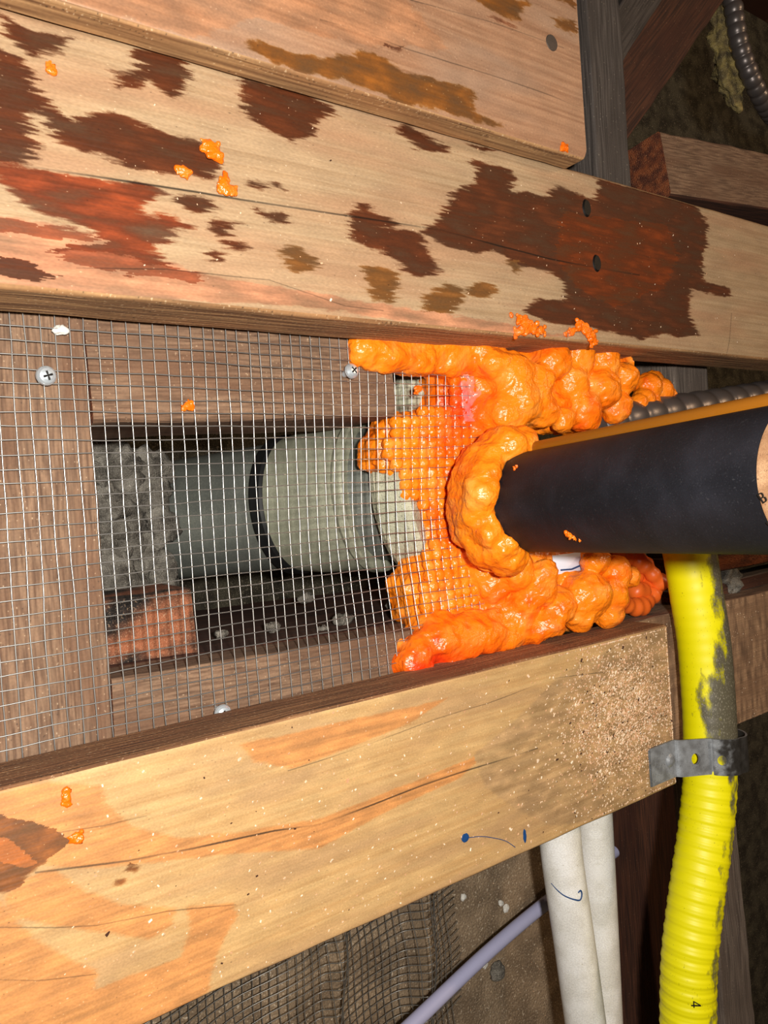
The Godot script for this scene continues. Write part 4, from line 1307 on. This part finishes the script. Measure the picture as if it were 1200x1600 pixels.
func stray_bits() -> void:
	rng.seed = 5
	dab("orange dab on the upper beam, topmost of the three close together left of centre", [145.0,164.6,46,3.2,147.1,163.1,46.5,3.4,143.9,166.1,46,2,149.1,162.0,46,2.2])
	dab("small orange dab left and lowest corner of the dark blotch on the upper beam", [131.2,152.2,46,2,133.2,151.4,46,2.2,129.7,152.6,45.6,1])
	dab("curved orange dab lowest of the three on the upper beam", [152.1,153.6,46,1.4,151.2,150.7,46.3,2,150.0,148.1,46.3,2.6,153.4,147.6,46.3,2.3,156.1,148.2,46,2])
	dab("crumbly orange dab on the upper beam's lower edge, left of two near the foam", [335.2,102.6,46,2.5,339.9,100.6,46.5,4,345.1,98.7,46.5,3.6,338.4,96.9,45.5,3.8,352.7,97.8,46,3,333.4,95.1,45,2.5,329.6,105.3,45.5,1.2])
	dab("crumbly orange dab on the upper beam's lower edge, right of two near the foam", [388.0,102.8,46,3.6,393.3,100.7,46.5,3.6,399.8,98.0,46,3.6,401.9,94.2,45,3,381.0,98.4,45.5,2.4,375.3,97.2,45.2,1.4])
	dab("tiny orange crumb near the corner of the topmost board", [365.9,206.4,61.5,1.8,368.0,204.5,61.5,2,364.7,203.1,61.3,1.3])
	dab("small orange crumb caught on a wire in front of the brown block", [144.1,55.1,1.5,2.4,146.7,53.9,1.2,1.3,141.8,53.8,1.2,1.2], 0.0006)
	dab("orange crumb caught on the wires in front of the grey fitting", [290.0,67.2,1,2.1,291.9,68.0,1.2,1.4], 0.0006)
	dab("thin pinkish orange dab high up on the pine beam at the left", [65.6,-105.7,42.6,1.6,65.4,-108.2,42.6,1.9,65.5,-110.8,42.6,1.6], 0.0006)
	dab("orange crumb beside the dark knot at the left end of the pine beam", [67.9,-124.5,42.8,2,66.7,-125.3,42.6,1.5,68.8,-126.2,42.6,1.4], 0.0006)
	dab("faint orange dab on the far left of the upper beam", [78.7,184.3,45.4,1.3,79.9,183.1,45.4,1.5,80.7,181.8,45.4,1.2], 0.0006)
	var A := Vector3(0.3375, -0.0057, 0.0379)
	dab("orange smear with dark specks on the lower side of the black pipe", foam_on_pipe(A, Vector3(-0.178, 0.022, 0.984).normalized(), [[0.0690, -0.60, 1.6], [0.0705, -0.66, 1.7], [0.0720, -0.73, 1.4], [0.0740, -0.80, 1.0]]), 0.0006)
	dab("tiny orange fleck on the black pipe near the foam collar", foam_on_pipe(A, Vector3(-0.178, 0.022, 0.984).normalized(), [[0.0262, 0.69, 1.2], [0.0275, 0.73, 0.9]]), 0.0006)

	# scrap of white plastic with blue print showing in the foam's hollow
	var m := MB.new()
	for a in 17:
		for b in 9:
			var u := a / 16.0 - 0.5; var v := b / 8.0 - 0.5
			m.add(Vector3(u * 0.028, v * 0.013, 0.0035 * cos(u * 3.0) * cos(v * 2.6)), Vector3(u * 0.6, v * 0.5, 1).normalized())
	for a in 16:
		for b in 8:
			m.quad(a * 9 + b, a * 9 + b + 1, a * 9 + b + 10, a * 9 + b + 9)
	var t := thing("plastic_scrap", "scrap of white plastic with blue marks in the foam's hollow under the pipe", "plastic scrap", Vector3(0.4013, -0.0498, 0.011))
	obj("shell", m.mesh(), plain(Color(0.88, 0.90, 0.95), 0.35), t)
	var st := MB.new()
	tube_into(st, PackedVector3Array([Vector3(-0.010, -0.0035, 0.0034), Vector3(0.0, -0.004, 0.0040), Vector3(0.012, -0.0022, 0.0030)]), 0.0006, 6)
	obj("blue_stripe", st.mesh(), M.blue_ink, t)

	# a crumpled bit of clear film caught between the wires and the foam
	var fl := MB.new()
	var fn := FastNoiseLite.new()
	fn.seed = 4
	fn.frequency = 130.0
	for a in 25:
		for b in 37:
			var u := (a / 24.0 - 0.5) * 0.017; var v := (b / 36.0 - 0.5) * 0.030
			fl.add(Vector3(u + fn.get_noise_2d(v, u + 3.0) * 0.0015, v, fn.get_noise_2d(u, v) * 0.0035), Vector3(0, 0, 1))
	for a in 24:
		for b in 36:
			fl.quad(a * 37 + b, a * 37 + b + 1, a * 37 + b + 38, a * 37 + b + 37)
	smooth(fl)
	var clear := plain(Color(0.95, 0.95, 1.0, 0.14), 0.12)
	clear.transparency = BaseMaterial3D.TRANSPARENCY_ALPHA
	var fo := obj("clear_film", fl.mesh(), clear)
	fo.position = Vector3(0.332, 0.0627, 0.0035)
	tag(fo, "crumpled shiny clear film on the wires between two orange foam lobes", "plastic film")

	# white paint blob on the wires at the top left
	var wp := obj("paint_blob", lump(Vector3(0.0034, 0.0022, 0.0018), 0.0014, 33, 300.0, 12), M.white)
	wp.position = Vector3(0.0865, 0.0887, 0.001)
	tag(wp, "white dried blob on the topmost wires at the left", "paint blob")

	# blue chalk marks on the pine beam
	for q in [[Vector3(0.2694, -0.1878, 0.0422), 0.0026, 0.0026, "round blue smudge on the pine beam, left end of a thin blue line"], [Vector3(0.3145, -0.2006, 0.0422), 0.0013, 0.0044, "pointed blue tick near the lower edge of the pine beam"]]:
		var b := obj("ink_mark", lump(Vector3(q[1], q[2], 0.0003), 0.0008, 44, 250.0, 10), M.blue_ink)
		b.position = q[0]
		tag(b, q[3], "ink mark")
	var ln := obj("ink_line", tube(smooth_path([Vector3(0.2716, -0.1884, 0.0423), Vector3(0.2809, -0.1906, 0.0423), Vector3(0.2894, -0.194, 0.0423), Vector3(0.299, -0.1988, 0.0423), Vector3(0.3062, -0.2048, 0.0423)], 0.001), 0.00022, 6), M.blue_ink)
	tag(ln, "thin curved blue line between two blue marks on the pine beam", "ink line")

	# sawdust: nobody could count it
	var chip := BoxMesh.new()
	chip.size = Vector3(0.0016, 0.0009, 0.0005)
	for q in [["sawdust", "pale sawdust sprinkled over the right half of the pine beam", 0], ["dust_specks", "fine pale specks on the timber right of the yellow hose", 1], ["dust_specks", "fine pale specks scattered on the brown panel under the pine beam", 2], ["dust_specks", "scattered pale specks of dust on the upper beam", 3]]:
		var mm := MultiMesh.new()
		mm.transform_format = MultiMesh.TRANSFORM_3D
		mm.use_colors = true
		mm.mesh = chip
		var count: int = [6500, 420, 420, 120][q[2]]
		mm.instance_count = count
		for k in count:
			var p := Vector3.ZERO
			if q[2] == 0:
				var far := rng.randf() < 0.9
				p = Vector3(clampf(rng.randfn(0.415, 0.032), 0.30, 0.462) if far else rng.randf_range(0.06, 0.46), clampf(rng.randfn(-0.150, 0.026), -0.208, -0.101) if far else rng.randf_range(-0.208, -0.101), 0.0422)
			elif q[2] == 1:
				p = Vector3(rng.randf_range(0.465, 0.74), rng.randf_range(-0.203, -0.101), 0.0123)
			elif q[2] == 2:
				p = Vector3(rng.randf_range(0.30, 0.535), rng.randf_range(-0.50, -0.25), -0.1097)
			else:
				p = Vector3(rng.randf_range(0.10, 0.62), rng.randf_range(0.096, 0.2), 0.0453)
			var s := rng.randf_range(0.25, 0.8) * (1.0 if q[2] == 0 else 0.7)
			if rng.randf() < 0.06:
				s *= 1.7
			mm.set_instance_transform(k, Transform3D(Basis.from_euler(Vector3(rng.randf() * 0.6, rng.randf() * 0.6, rng.randf() * TAU)).scaled(Vector3.ONE * s), p))
			var c := Color(0.84, 0.64, 0.48).lerp(Color(0.98, 0.92, 0.82), rng.randf())
			if rng.randf() < 0.05:
				c = Color(0.25, 0.13, 0.07)
			mm.set_instance_color(k, c.srgb_to_linear())
		var o := MultiMeshInstance3D.new()
		o.multimesh = mm
		o.name = numbered(q[0])
		var sm := StandardMaterial3D.new()
		sm.vertex_color_use_as_albedo = true
		sm.roughness = 0.85
		o.material_override = sm
		add_child(o)
		tag(o, q[1], "dust")
		o.set_meta("kind", "stuff")

func foam_on_pipe(A: Vector3, ax: Vector3, list: Array) -> Array:      # distance along the pipe, angle from the side that faces out, radius in mm
	var out := []
	var toward := Vector3(0, 0, 0.369) - A
	toward = (toward - ax * toward.dot(ax)).normalized()
	var up := ax.cross(toward).normalized()
	if up.y < 0:
		up = -up
	for q in list:
		var p: Vector3 = A + ax * q[0] + (toward * cos(q[1]) + up * sin(q[1])) * 0.0302
		out.append_array([p.x * 1000, p.y * 1000, p.z * 1000, q[2]])
	return out
